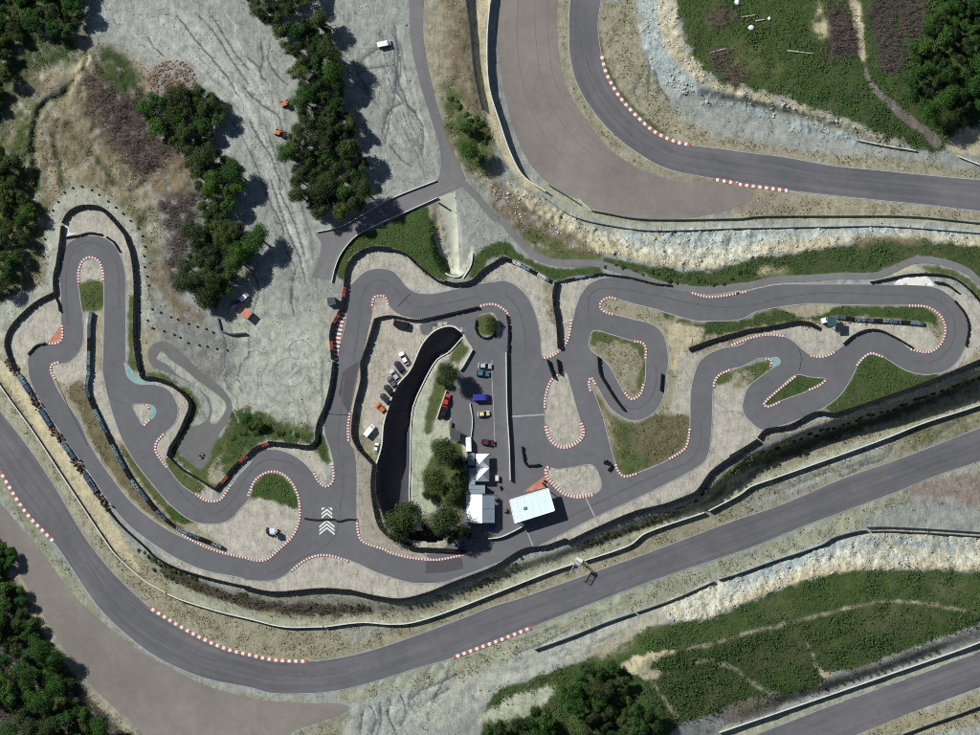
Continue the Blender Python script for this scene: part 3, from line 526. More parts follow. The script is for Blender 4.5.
def ground_mat():
    m = bpy.data.materials.new('ground_soil'); nt, bs = nodes_of(m); pos = gpos(nt)
    at = nt.nodes.new('ShaderNodeAttribute'); at.attribute_name = 'soil'
    av = nt.nodes.new('ShaderNodeAttribute'); av.attribute_name = 'veg'
    ar = nt.nodes.new('ShaderNodeAttribute'); ar.attribute_name = 'rock'
    f1 = noise(nt, .35, 6, .7, pos); f2 = noise(nt, 2.2, 4, .75, pos)
    c = mixc(nt, at.outputs['Color'], ramp(nt, f1, [(.28, .74), (.72, 1.28)]))
    c = mixc(nt, c, ramp(nt, f2, [(.28, .74), (.72, 1.28)]))
    mw = nt.nodes.new('ShaderNodeMapping'); L(nt, pos, mw.inputs[0]); mw.inputs['Scale'].default_value = (.9, .22, .5); mw.inputs['Rotation'].default_value = (0, 0, .55)
    c = mixc(nt, c, ramp(nt, noise(nt, 1.0, 4, .7, mw.outputs[0], 1.2), [(.3, .80), (.5, 1.0), (.7, 1.16)]))
    # loose stones and dry tufts: scattered dark and light specks
    sp = noise(nt, 1.1, 3, .8, pos, .4)
    c = mixc(nt, c, ramp(nt, sp, [(.30, .45), (.36, 1.0)]), math_(nt, 'ADD', .22, math_(nt, 'MULTIPLY', av.outputs['Fac'], .5)))
    # erosion rills and old wheel marks in the loose gravel
    mp = nt.nodes.new('ShaderNodeMapping'); L(nt, pos, mp.inputs[0]); mp.inputs['Scale'].default_value = (.16, .07, .1); mp.inputs['Rotation'].default_value = (0, 0, .5)
    wv = nt.nodes.new('ShaderNodeTexNoise'); wv.inputs['Scale'].default_value = 1.0; wv.inputs['Detail'].default_value = 3; wv.inputs['Distortion'].default_value = .8; L(nt, mp.outputs[0], wv.inputs['Vector'])
    rill = math_(nt, 'ABSOLUTE', math_(nt, 'SUBTRACT', wv.outputs['Fac'], .5))
    c = mixc(nt, c, ramp(nt, rill, [(.0, .62), (.010, 1.0)]), .9)
    # grass: mixture of green blades, dry yellow and bare spots
    gcol = ramp(nt, noise(nt, 1.6, 5, .75, pos), [(.25, (.016, .03, .010)), (.42, (.035, .068, .018)), (.58, (.065, .10, .028)), (.75, (.16, .15, .07))])
    c = mixc(nt, c, gcol, math_(nt, 'MULTIPLY', av.outputs['Fac'], ramp(nt, noise(nt, .8, 5, .7, pos), [(.35, .15), (.6, .75)])), 'MIX')
    gb = ramp(nt, noise(nt, .16, 5, .7, pos, .8), [(.40, (.030, .050, .016)), (.56, (.075, .070, .035)), (.68, (.12, .10, .065))])
    c = mixc(nt, c, gb, math_(nt, 'MULTIPLY', av.outputs['Fac'], ramp(nt, noise(nt, .22, 5, .75, pos, .5), [(.46, .0), (.62, .65)])), 'MIX')
    # rock face: broken strata
    mr = nt.nodes.new('ShaderNodeMapping'); L(nt, pos, mr.inputs[0]); mr.inputs['Scale'].default_value = (1.0, .7, .6)
    fr = noise(nt, 1.0, 5, .75, mr.outputs[0], .6)
    c = mixc(nt, c, ramp(nt, fr, [(.32, .45), (.5, 1.0), (.7, 1.25)]), ar.outputs['Fac'])
    L(nt, c, bs.inputs['Base Color']); bs.inputs['Roughness'].default_value = .95; bs.inputs['Specular IOR Level'].default_value = .15
    hh = math_(nt, 'ADD', math_(nt, 'MULTIPLY', f2, .5), math_(nt, 'ADD', math_(nt, 'MULTIPLY', fr, ar.outputs['Fac']), math_(nt, 'MULTIPLY', f1, .6)))
    bump(nt, bs, hh, .7, .35)
    return m
def asphalt(name, col, var=.10, streak=0.0, warm=None):
    m = bpy.data.materials.new(name); nt, bs = nodes_of(m); pos = gpos(nt)
    f1 = noise(nt, .06, 5, .6, pos); f2 = noise(nt, 2.6, 5, .85, pos); f3 = noise(nt, .35, 4, .65, pos, .5)
    base = ramp(nt, f1, [(.3, tuple(np.array(col) * .90)), (.7, tuple(np.array(warm if warm is not None else col) * 1.08))])
    c = mixc(nt, base, ramp(nt, f2, [(.2, 1 - var), (.8, 1 + var)]))
    c = mixc(nt, c, ramp(nt, f3, [(.25, .90), (.75, 1.10)]))
    du = noise(nt, .9, 5, .8, pos, 1.0)
    c = mixc(nt, c, ramp(nt, du, [(.30, .86), (.42, 1.0), (.62, 1.0), (.78, 1.16)]))
    if streak:
        uv = nt.nodes.new('ShaderNodeUVMap'); mp = nt.nodes.new('ShaderNodeMapping'); mp.inputs['Scale'].default_value = (7, .022, 1); L(nt, uv.outputs[0], mp.inputs[0])
        s = noise(nt, 1.0, 5, .65, mp.outputs[0], .3)
        c = mixc(nt, c, ramp(nt, s, [(.3, 1 - streak), (.7, 1 + streak)]))
    # hairline cracks and sealed joints
    vo = nt.nodes.new('ShaderNodeTexVoronoi'); vo.feature = 'DISTANCE_TO_EDGE'; vo.inputs['Scale'].default_value = .035; vo.inputs['Randomness'].default_value = 1
    dv = nt.nodes.new('ShaderNodeVectorMath'); dv.operation = 'ADD'; nn = nt.nodes.new('ShaderNodeTexNoise'); nn.inputs['Scale'].default_value = .25; nn.inputs['Detail'].default_value = 4
    L(nt, pos, nn.inputs['Vector']); sc = nt.nodes.new('ShaderNodeVectorMath'); sc.operation = 'SCALE'; sc.inputs[3].default_value = 5; L(nt, nn.outputs['Color'], sc.inputs[0])
    L(nt, pos, dv.inputs[0]); L(nt, sc.outputs[0], dv.inputs[1]); L(nt, dv.outputs[0], vo.inputs['Vector'])
    c = mixc(nt, c, ramp(nt, vo.outputs['Distance'], [(.0, .8), (.006, 1.0)]), .5)
    L(nt, c, bs.inputs['Base Color']); bs.inputs['Roughness'].default_value = .85; bs.inputs['Specular IOR Level'].default_value = .2
    bump(nt, bs, f2, .25, .03)
    return m
def leaf_mat(name, dark, mid, light):
    m = bpy.data.materials.new(name); nt, bs = nodes_of(m)
    oi = nt.nodes.new('ShaderNodeObjectInfo'); f = noise(nt, .9, 4, .7, gpos(nt))
    c = ramp(nt, f, [(.28, dark), (.52, mid), (.74, light)])
    c = mixc(nt, c, ramp(nt, oi.outputs['Random'], [(0, (.55, .68, .72)), (.35, (.95, .95, .85)), (.7, (1.15, 1.1, .95)), (1, (1.6, 1.32, .95))]))
    L(nt, c, bs.inputs['Base Color']); bs.inputs['Roughness'].default_value = .75; bs.inputs['Specular IOR Level'].default_value = .2
    return m
M = {}
M['ground'] = ground_mat()
M['kart'] = asphalt('kart_asphalt', (.124, .124, .132), .13)
M['main'] = asphalt('circuit_asphalt', (.112, .112, .121), .10, .18, warm=(.126, .123, .129))
M['runoff'] = asphalt('runoff_asphalt', (.182, .166, .152), .10, 0, warm=(.212, .186, .167))
M['access'] = asphalt('access_asphalt', (.160, .156, .158), .14, .1)
M['paddock'] = asphalt('paddock_asphalt', (.122, .122, .129), .16)
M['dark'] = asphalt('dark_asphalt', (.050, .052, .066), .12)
M['patch'] = asphalt('patch_asphalt', (.078, .074, .080), .12)
M['mini'] = asphalt('mini_asphalt', (.135, .133, .130), .15)
M['white'] = mat('white_paint', (.66, .65, .62), .6, .25, 2.0)
M['dullwhite'] = mat('worn_white_paint', (.33, .33, .325), .7, .3, .8)
M['red'] = mat('red_paint', (.33, .12, .10), .7, .45, 2.0)
M['orange'] = mat('orange_red_paint', (.42, .17, .12), .7, .4)
M['teal'] = mat('teal_paint', (.20, .33, .33), .6, .3)
M['blackp'] = mat('black_paint', (.012, .012, .014), .6, .3)
M['concrete'] = mat('concrete', (.42, .42, .38), .85, .18, 1.5, 0, .02)
M['paleconc'] = mat('pale_concrete', (.56, .56, .52), .85, .2, 1.5, 0, .02)
M['tyre'] = mat('tyre_rubber', (.015, .015, .017), .8, .6, 1.5)
M['tyrewhite'] = mat('white_painted_rubber', (.60, .60, .58), .7, .2, 3)
M['tyreblue'] = mat('blue_painted_rubber', (.075, .12, .17), .7, .7, .8)
M['tyreteal'] = mat('teal_painted_rubber', (.17, .24, .27), .7, .6, .8)
M['tyrered'] = mat('red_painted_rubber', (.34, .07, .05), .7, .3, 2)
M['rust'] = mat('rusty_metal', (.15, .095, .07), .8, .5, 1.2)
M['steel'] = mat('galvanised_steel', (.45, .46, .47), .45, .1, 2, .6)
M['glass'] = mat('dark_glass', (.012, .014, .018), .12, .1, 1, 0, 0, .6)
M['rubber'] = M['tyre']
M['bark'] = mat('bark', (.07, .05, .035), .9, .4, 3)
M['dead'] = mat('dead_wood', (.085, .066, .056), .9, .5, .8)
M['rockm'] = mat('pale_rock', (.42, .42, .38), .9, .35, 1.2)
M['brick'] = mat('rubble_red', (.15, .11, .085), .9, .5, .8)
M['pine'] = leaf_mat('pine_foliage', (.020, .036, .014), (.048, .078, .026), (.100, .125, .045))
M['broad'] = leaf_mat('broadleaf_foliage', (.014, .038, .010), (.036, .092, .020), (.075, .150, .038))
M['olive'] = leaf_mat('olive_foliage', (.018, .032, .012), (.045, .072, .026), (.090, .110, .045))
M['tuft'] = leaf_mat('grass_blades', (.030, .054, .016), (.058, .100, .028), (.115, .140, .050))
M['dry'] = leaf_mat('dry_grass', (.08, .07, .035), (.15, .13, .07), (.27, .24, .15))
M['roofwhite'] = mat('white_membrane', (.78, .80, .80), .5, .10, 1.0)
M['rooficy'] = mat('pale_blue_white_sheet', (.66, .78, .80), .5, .09, .9)
M['roofgrey'] = mat('grey_blue_sheet', (.20, .25, .29), .5, .15, .8)
M['roofgreyd'] = mat('dark_grey_sheet', (.05, .065, .07), .6, .2, .8)
M['roofshade'] = mat('shade_toned_plastic_sheet', (.35, .42, .50), .25, .2, .6)  # blue-grey of the clear sheet also carries the right tent slope's shade

# ------------------------------------------------------------------ mesh and object helpers
COLL = scene.collection
class MB:
    def __init__(s): s.v = []; s.f = []
    def add(s, vs, fs):
        o = len(s.v); s.v.extend(vs); s.f.extend([tuple(i + o for i in f) for f in fs]); return s
    def box(s, c, size, rz=0.0, top=1.0, off=(0, 0)):
        cx, cy, cz = c; a, b, h = size[0] / 2, size[1] / 2, size[2]
        ca, sa = math.cos(rz), math.sin(rz); vs = []
        for k, (z, t) in enumerate(((cz, 1), (cz + h, top))):
            for (x, y) in ((-a, -b), (a, -b), (a, b), (-a, b)):
                x, y = x * t + (off[0] if k else 0), y * t + (off[1] if k else 0)
                vs.append((cx + x * ca - y * sa, cy + x * sa + y * ca, z))
        return s.add(vs, [(0, 3, 2, 1), (4, 5, 6, 7), (0, 1, 5, 4), (1, 2, 6, 5), (2, 3, 7, 6), (3, 0, 4, 7)])
    def tube(s, p, q, r, n=6, r2=None):
        p = Vector(p); q = Vector(q); d = (q - p).normalized(); r2 = r if r2 is None else r2
        u = d.orthogonal().normalized(); w = d.cross(u); vs = []
        for c, rr in ((p, r), (q, r2)):
            for k in range(n):
                a = 2 * math.pi * k / n; vs.append(tuple(c + (u * math.cos(a) + w * math.sin(a)) * rr))
        return s.add(vs, [(k, (k + 1) % n, n + (k + 1) % n, n + k) for k in range(n)] + [tuple(range(n))[::-1], tuple(range(n, 2 * n))])
    def tyre(s, x, y, z, R=.31, r=.16, h=.2, n=9):
        vs = []
        for rr, zz in ((R * .86, 0), (R, h * .25), (R, h * .75), (R * .86, h), (r, h * .92), (r, h * .1)):
            for k in range(n):
                a = 2 * math.pi * k / n; vs.append((x + math.cos(a) * rr, y + math.sin(a) * rr, z + zz))
        fs = []
        for j in range(5):
            for k in range(n): fs.append((j*n + k, j*n + (k+1) % n, (j+1)*n + (k+1) % n, (j+1)*n + k))
        return s.add(vs, fs)
    def mesh(s, name):
        me = bpy.data.meshes.new(name); me.from_pydata([tuple(map(float, v)) for v in s.v], [], s.f); me.update(); return me
    def build(s, name, m, parent=None, smooth=False):
        o = obj(name, s.mesh(name), m, parent)
        if smooth: o.data.polygons.foreach_set('use_smooth', [True] * len(o.data.polygons))
        return o
def obj(name, me, m, parent=None):
    o = bpy.data.objects.new(name, me); COLL.objects.link(o)
    if m is not None and not me.materials: me.materials.append(M[m] if isinstance(m, str) else m)
    if parent is not None: o.parent = parent
    return o
def tag(o, label=None, cat=None, group=None, kind=None):
    if label: o['label'] = label
    if cat: o['category'] = cat
    if group: o['group'] = group
    if kind: o['kind'] = kind
    return o
def empty(name, loc, rz=0, label=None, cat=None, group=None):
    o = bpy.data.objects.new(name, None); COLL.objects.link(o); o.location = loc; o.rotation_euler = (0, 0, rz)
    o.empty_display_size = .3
    return tag(o, label, cat, group)
def copy_tree(o, parent=None):
    c = o.copy(); COLL.objects.link(c)
    if parent is not None: c.parent = parent
    for ch in o.children: copy_tree(ch, c)
    return c
def npmesh(name, V, F, m, smooth=False):
    V = np.asarray(V, np.float32); F = np.asarray(F, np.int32); me = bpy.data.meshes.new(name); k = F.shape[1]
    me.vertices.add(len(V)); me.vertices.foreach_set('co', V.ravel()); me.loops.add(F.size); me.loops.foreach_set('vertex_index', F.ravel())
    me.polygons.add(len(F)); me.polygons.foreach_set('loop_start', np.arange(0, F.size, k, dtype=np.int32))
    if smooth: me.polygons.foreach_set('use_smooth', np.ones(len(F), bool))
    me.update(calc_edges=True)
    if m is not None: me.materials.append(M[m])
    return me
def struct(o, label=None, cat=None):
    o['kind'] = 'structure'
    if label: o['label'] = label
    if cat: o['category'] = cat
    return o
def sheet(name, outer, holes, m, off, step=5.0, label=None, cat=None):
    """paved sheet draped on the terrain: outline and holes in photo pixels"""
    pts = []; edges = []
    for P in [outer] + list(holes):
        o = len(pts); n = len(P); pts += [tuple(p) for p in P]; edges += [(o + i, o + (i + 1) % n) for i in range(n)]
    P = np.asarray(outer)
    X, Y = np.meshgrid(np.arange(P[:, 0].min() + step / 2, P[:, 0].max(), step), np.arange(P[:, 1].min() + step / 2, P[:, 1].max(), step))
    ins = inpoly(X, Y, P)
    for h in holes: ins &= ~inpoly(X, Y, h)
    X = X[ins]; Y = Y[ins]; pts += list(zip(X.tolist(), Y.tolist()))
    v, e, f, _, _, _ = MG.delaunay_2d_cdt([Vector(p) for p in pts], edges, [], 0, 1e-4)
    V = np.array([tuple(p) for p in v]); F = np.array([t for t in f if len(t) == 3])
    C = V[F].mean(1); k = inpoly(C[:, 0], C[:, 1], P)
    for h in holes: k &= ~inpoly(C[:, 0], C[:, 1], np.asarray(h))
    F = F[k][:, ::-1]
    a = V[F]; ar = (a[:, 1, 0]-a[:, 0, 0])*(a[:, 2, 1]-a[:, 0, 1]) - (a[:, 2, 0]-a[:, 0, 0])*(a[:, 1, 1]-a[:, 0, 1])
    F = np.where((ar > 0)[:, None], F[:, ::-1], F)
    Z = zat(V[:, 0], V[:, 1]) + off
    o = obj(name, npmesh(name, np.c_[(V[:, 0]-490)*S, (367.5-V[:, 1])*S, Z], F, m), None)
    return struct(o, label, cat)
def strip(name, A, B, m, off, along=2.0, across=8, label=None, cat=None):
    """road between two traced edges"""
    n = max(len(A), len(B)); A = resample(A, n=max(int(len(A)*1.5/along), 3)); B = resample(B, n=len(A))
    n = len(A); t = np.linspace(0, 1, across + 1)
    G = A[:, None] * (1 - t)[None, :, None] + B[:, None] * t[None, :, None]
    U = G.reshape(-1, 2); Z = zat(U[:, 0], U[:, 1]) + off
    i, j = np.meshgrid(np.arange(n - 1), np.arange(across), indexing='ij'); w = across + 1
    F = np.stack([i*w+j, i*w+j+1, (i+1)*w+j+1, (i+1)*w+j], -1).reshape(-1, 4)
    V = np.c_[(U[:, 0]-490)*S, (367.5-U[:, 1])*S, Z]
    a = V[F[0]]; nz = np.cross(a[1]-a[0], a[2]-a[0])[2]
    if nz < 0: F = F[:, ::-1]
    me = npmesh(name, V, F, m)
    uv = me.uv_layers.new(name='UVMap'); ln = np.r_[0, np.cumsum(np.hypot(*(A[1:]-A[:-1]).T))] * S
    UVv = np.stack([np.broadcast_to(t[None], (n, w)), np.broadcast_to(ln[:, None], (n, w))], -1).reshape(-1, 2)
    uv.data.foreach_set('uv', UVv[F.ravel()].astype(np.float32).ravel())
    return struct(obj(name, me, None), label, cat)
def band(name, P, width, m, off, parent=None, across=1):
    P = np.asarray(P); n = normals(P); A = P + n * width / S / 2; B = P - n * width / S / 2
    o = strip(name, A, B, m, off, 1.5, across); return o

# ------------------------------------------------------------------ the setting: ground sheet and paved surfaces
paved = np.zeros((ny, nx), bool)
paved |= rast(KART_OUT)
for k in ISL: 
    if k != 'paddock': paved &= ~rast(ISL[k])
for A, B in ((MAIN_U, MAIN_L), (UP_L, UP_U), (LOW_U, LOW_L), (ACC_L, ACC_R), (BRANCH_U, BRANCH_L)): paved |= rast(np.r_[A, B[::-1]])
for A in (RUN_SW, RUN_UP, TRENCH, RAMP, ISL['paddock'], MINI_L): paved |= rast(A)
paved |= rast(ribbon_poly(PATH_E, 9))
calm = 1 - np.clip(blur(paved.astype(float), 2) * 1.6, 0, 1)
rel = ROUGH * calm * ((fbm(GXX, GYY, 9, 31, 4) - .5) * 1.6)
flute = ((fbm(GXX + 6 * WARPX * 4, GYY * .45 + WARPY * 8, 5.5, 55, 4) - .5) * 1.5 + (np.abs(fbm(GXX, GYY, 12, 65, 4) - .5)) * 1.6) * ROCK * calm
H = H + rel + flute - .02 - CARVE * calm
del rel, flute
V = np.c_[((GXX - 490) * S).ravel(), ((367.5 - GYY) * S).ravel(), H.ravel()]
idx = np.arange(nx * ny).reshape(ny, nx)
F = np.stack([idx[:-1, :-1], idx[1:, :-1], idx[1:, 1:], idx[:-1, 1:]], -1).reshape(-1, 4)
# coarse skirt carrying the ground on far beyond the frame
k0 = len(V); R_ = 2500.0
edge = np.r_[idx[0, :], idx[1:, -1], idx[-1, -2::-1], idx[-2:0:-1, 0]]
EV = V[edge]; far = EV.copy(); far[:, :2] *= R_ / np.hypot(EV[:, 0], EV[:, 1])[:, None]; far[:, 2] = 0
V2 = np.r_[V, far]; ne = len(edge); q = np.arange(ne); q2 = (q + 1) % ne
F2 = np.stack([edge[q], edge[q2], k0 + q2, k0 + q], -1)
gm = npmesh('ground', V2, np.r_[F, F2], 'ground', True)
colf = np.ones((len(V2), 4), np.float32); colf[:k0, :3] = COL.reshape(-1, 3); colf[k0:, :3] = PAL['dirt']
at = gm.attributes.new('soil', 'FLOAT_COLOR', 'POINT'); at.data.foreach_set('color', colf.ravel())
for nm, A in (('veg', VEG), ('rock', ROCK)):
    a_ = gm.attributes.new(nm, 'FLOAT', 'POINT'); ff = np.zeros(len(V2), np.float32); ff[:k0] = A.ravel(); a_.data.foreach_set('value', ff)
ground = struct(obj('ground', gm, None), 'gravel, soil and grass terrain under the whole karting site', 'ground')

sheet('kart_track', KART_OUT, [ISL[k] for k in ISL], 'kart', .05, label='grey asphalt karting track winding through the middle', cat='track')
strip('circuit_straight', MAIN_U, MAIN_L, 'main', .06, label='wide grey asphalt circuit curving in from the left along the bottom', cat='road')
strip('circuit_bend', UP_L, UP_U, 'main', .06, label='wide grey asphalt circuit bend at the top right', cat='road')
strip('circuit_lower_straight', LOW_U, LOW_L, 'main', .06, label='grey asphalt circuit crossing the bottom right corner', cat='road')
sheet('runoff_area', RUN_SW, [], 'runoff', .04, 6, label='brownish asphalt run-off at the lower left', cat='pavement')
sheet('runoff_area', RUN_UP, [], 'runoff', .04, 6, label='brownish asphalt run-off outside the top bend', cat='pavement')
strip('access_road', ACC_L, ACC_R, 'access', .06, label='narrow grey access road running down from the top', cat='road')
strip('access_branch_road', BRANCH_U, BRANCH_L, 'access', .08, 1.5, label='grey branch road bending from the junction to the gravel lot', cat='road')
tag(band('service_path', PATH_E, 2.0, 'access', .09, across=4), 'thin grey service path along the top of the karting track', 'path')
sheet('small_training_track', MINI_L, [MINI_HOLE], 'mini', .05, 4, label='small worn asphalt loop beside the gravel lot', cat='track')
PADA = smooth(T("b1:820,512 860,500 900,490 950,480;c1:40,490 68,515 77,570 77,690;c2:60,60 66,200 76,330 78,470 60,500 120,480 215,440 225,470 262,500 305,612 170,665 130,645 60,680;c3:0,-10;b3:880,25 830,40 750,57 700,40;b2:760,735 830,640 850,520 858,420 850,330 800,310 790,240 800,225 775,230 745,225 775,130 800,100 840,20;b1:845,735 880,660 860,620 835,580 800,560 770,565 720,588 690,600 680,560"), True)
PADA_HOLE = smooth(T("b1:895,530 925,515 960,515;c1:35,555 40,590 0,610;b1:915,600 898,580"), True)
pad = sheet('paddock_yard', PADA, [PADA_HOLE, TRENCH], 'paddock', .045, 5, label='grey asphalt paddock yard with parked cars', cat='pavement')
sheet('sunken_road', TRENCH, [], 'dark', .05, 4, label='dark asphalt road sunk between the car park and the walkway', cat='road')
sheet('concrete_ramp', RAMP, [], 'concrete', .04, 3, label='pale concrete ramp dropping to the underpass below the access road', cat='road').data.materials[0] = mat('ramp_concrete', (.42, .43, .35), .9, .18, .6)
# darker asphalt repairs, painted lines, painted areas
def flat(name, s, m, off, label, cat='marking', closed=True):
    P = smooth(T(s), True, 2, .1) if closed == 'smooth' else resample(np.array(T(s) + T(s)[:1]), step=2)[:-1]
    return sheet(name, P, [], m, off, 4, label, cat)
flat('asphalt_patch', "b2:378,45 442,3 420,110 403,212 362,128", 'patch', .058, 'dark asphalt repair on the straight beside the car park', 'asphalt patch')
flat('asphalt_patch', "b3:703,60 838,48 845,92 770,106 697,110", 'patch', .058, 'dark asphalt repair across the bottom bend', 'asphalt patch')
flat('painted_area', "a1:185,632 242,556 240,610 230,627", 'orange', .062, 'orange painted triangle inside the left hairpin exit kerb')
flat('painted_area', "c2:160,486 213,448 226,478 225,490 150,508 130,510", 'orange', .062, 'orange painted wedge above the white-roofed building')
flat('painted_area', "a2:478,10 490,55 505,75 540,93 600,95 600,85 555,80 520,50 500,20", 'teal', .062, 'teal painted crescent above the drop-shaped island')
flat('painted_area', "a2:568,174 592,176 606,198 600,216 584,234 572,215 585,200", 'teal', .075, 'teal painted tip of the drop-shaped island')
flat('painted_area', "d1:155,690 180,686 198,700 190,715 165,728 158,712", 'teal', .062, 'teal painted tip beside the right-hand wedge')
flat('painted_area', "d1:655,377 765,373 792,410 632,405", 'white', .075, 'pale painted trapezium beside the far right top bend')
flat('painted_area', "a1:252,165 258,150 270,205 300,205 255,222", 'white', .06, 'small white painted patch beside the left hairpin barrier')
flat('painted_area', "b1:650,430 720,440 800,425 800,415 720,425 660,418", 'dullwhite', .062, 'worn white strip outside the kink below the ramp')
def line(name, s, w, m, label, off=.068):
    P = smooth(T(s), False, 1.5) if isinstance(s, str) else s
    return tag(band(name, P, w, m, off), label, 'marking', None, 'structure')
line('start_line', "c2:80,219 210,211", .45, 'dullwhite', 'pale start line across the karting straight')
line('painted_line', "c2:370,533 405,605", .35, 'dullwhite', 'pale line across the track below the rounded gravel island')
line('painted_line', "c2:138,650 170,730", .35, 'dullwhite', 'pale line across the track below the white-roofed building')
line('painted_line', "b2:870,170 880,230 876,290", .4, 'dullwhite', 'pale line beside the yellow car in the paddock')
line('painted_line', "b2:955,0 955,60 963,230 967,340", .2, 'dullwhite', 'thin long bay line beside the pit wall')
line('painted_line', "a2:215,70 275,200 340,330", .15, 'blackp', 'thin dark seam along the left karting straight')
line('painted_line', "b2:310,205 360,212 402,212", .15, 'blackp', 'thin dark seam across the straight above the chevrons')
line('painted_line', "b1:590,490 640,440", .2, 'blackp', 'thin dark seam across the top corner of the karting track')
line('painted_line', "d1:265,650 275,690 268,735", .15, 'blackp', 'thin dark seam at the entry of the right-hand curves')
line('edge_line', np.r_[KART_OUT, KART_OUT[:1]], .22, 'dullwhite', 'worn white outer edge line of the karting track', .066)
for k, w in (('infield', 'left infield'), ('A', 'kerbed gravel island'), ('I', 'rounded gravel island by the white roof'), ('G', 'small grass island in the loop'), ('C', 'long central island'), ('D', 'grass triangle'), ('drop', 'drop-shaped island')):
    line('edge_line', np.r_[ISL[k], ISL[k][:1]], .22, 'dullwhite', 'worn white edge line round the ' + w, .066)
for P, w in ((MAIN_U, 'upper edge line of the bottom circuit'), (MAIN_L, 'lower edge line of the bottom circuit'), (UP_L, 'outer edge line of the top right bend'), (UP_U, 'inner edge line of the top right bend')):
    line('edge_line', P, .2, 'dullwhite', 'worn white ' + w, .072)
line('edge_line', resample(LOW_U, step=2), .2, 'dullwhite', 'worn white edge line of the bottom right circuit', .072)
M['seam'] = mat('run_off_seam', (.150, .134, .122), .8, .2); M['tmark'] = mat('tyre_mark', (.25, .25, .225), .9, .15)
for i, (s_, w_) in enumerate((("c0:170,0 178,150 190,260 215,360 270,460 330,540 400,600", 'middle'), ("c0:110,0 105,120 115,260 150,400 210,520 290,620", 'outer'), ("c0:225,0 228,180 255,320 330,450 420,560 500,620", 'inner'))):
    line('paving_seam', s_, .18, 'seam', 'thin dark paving seam on the top run-off, the %s one' % w_, .05)
for i, (u_, v_, r_, a0, a1, w_) in enumerate(((290, 372, 16, .3, 5.2, 'large'), (286, 380, 25, 1.2, 3.9, 'widest'), (300, 350, 11, 2.0, 6.0, 'small'), (310, 385, 20, 3.6, 6.6, 'rightmost'))):
    P_ = np.array([(u_ + r_ * math.cos(a), v_ + r_ * .9 * math.sin(a)) for a in np.linspace(a0, a1, 60)])
    line('tyre_mark', P_, .3, 'tmark', '%s curved tyre mark on the pale gravel lot' % w_, .05)
# white chevrons painted on the track
cn = 0
for ya, w_ in ((508.6, 5.4), (512.2, 5.4), (519.6, 7.6), (523.2, 7.6), (526.8, 7.6)):
    mb = MB()
    for sgn in (-1, 1):
        a = [(327, ya), (327, ya + 2.0), (327 + sgn * w_, ya + w_ * .82 + 2.0), (327 + sgn * w_, ya + w_ * .82)]
        vs = [(*W(p), float(zat(*p)) + .085) for p in a]
        mb.add(vs, [(0, 1, 2, 3) if sgn < 0 else (3, 2, 1, 0)])
    cn += 1
    tag(mb.build('chevron', 'white'), 'white chevron painted on the track, %s from the top' % ['first', 'second', 'third', 'fourth', 'fifth'][cn - 1], 'marking', 'chevrons at the lower junction', 'structure')
for sgn, w_ in ((-1, 'left'), (1, 'right')):
    a = [(327 + sgn * 1.6, 507.6), (327 + sgn * 5.4, 507.6), (327 + sgn * 5.4, 510.6)]; vs = [(*W(p), float(zat(*p)) + .085) for p in a]
    tag(MB().add(vs, [(0, 1, 2) if sgn < 0 else (2, 1, 0)]).build('corner_mark', 'white'), 'white corner mark, %s of the two above the chevrons' % w_, 'marking', None, 'structure')
# rubber laid down by karts and cars
M['rub'] = mat('rubber_on_asphalt', (.100, .100, .106), .8, .25, .5); M['scuff'] = mat('pale_tyre_scuff', (.128, .128, .135), .8, .2, .5)
for s_, w_, m_, l_ in (("a2:415,60 420,130 445,155 480,165", .3, 'rub', 'left of the drop-shaped island'), ("a2:640,420 700,510 770,575 840,590 900,540 960,440;b2:60,395 110,385 180,400 240,450", .5, 'rub', 'through the bends below the training loop'),
    ("a1:262,560 258,350 290,265 350,240 410,265 455,340 462,500", .5, 'rub', 'round the left hairpin'), ("b1:420,700 440,560 450,470 480,400 540,390 600,440 660,490 760,480 900,450", .5, 'rub', 'through the top corner by the car park'), ("b2:385,60 370,200 360,330 380,430 370,560 340,690;b3:200,60 90,110", .45, 'rub', 'down past the chevrons'),
    ("c1:130,700 135,600 110,500 60,440", .5, 'rub', 'leading onto the start straight'), ("c1:380,520 385,450 430,420 560,430 800,480 960,490;d1:300,440 640,445 790,460 855,520 870,580 850,650 790,700 700,700", .5, 'rub', 'along the upper right straight and hairpin'), ("c2:815,240 812,320 770,390 650,440 480,520 300,610", .5, 'rub', 'down the diagonal straight'),
    ("c2:640,20 640,100 610,160 560,190 510,170 450,90", .4, 'rub', 'round the small loop'), ("a3:330,60 420,190 540,300 700,400 860,460 967,480;b3:200,510 400,490", .6, 'rub', 'through the big bottom left bend'), ("c0:370,30 365,180 400,300 480,420 600,520 720,590", .6, 'rub', 'through the big top right bend')):
    line('tyre_mark', s_, w_, m_, '%s tyre marks %s' % ('dark' if m_ == 'rub' else 'pale', l_), .0675 if m_ == 'rub' else .08)

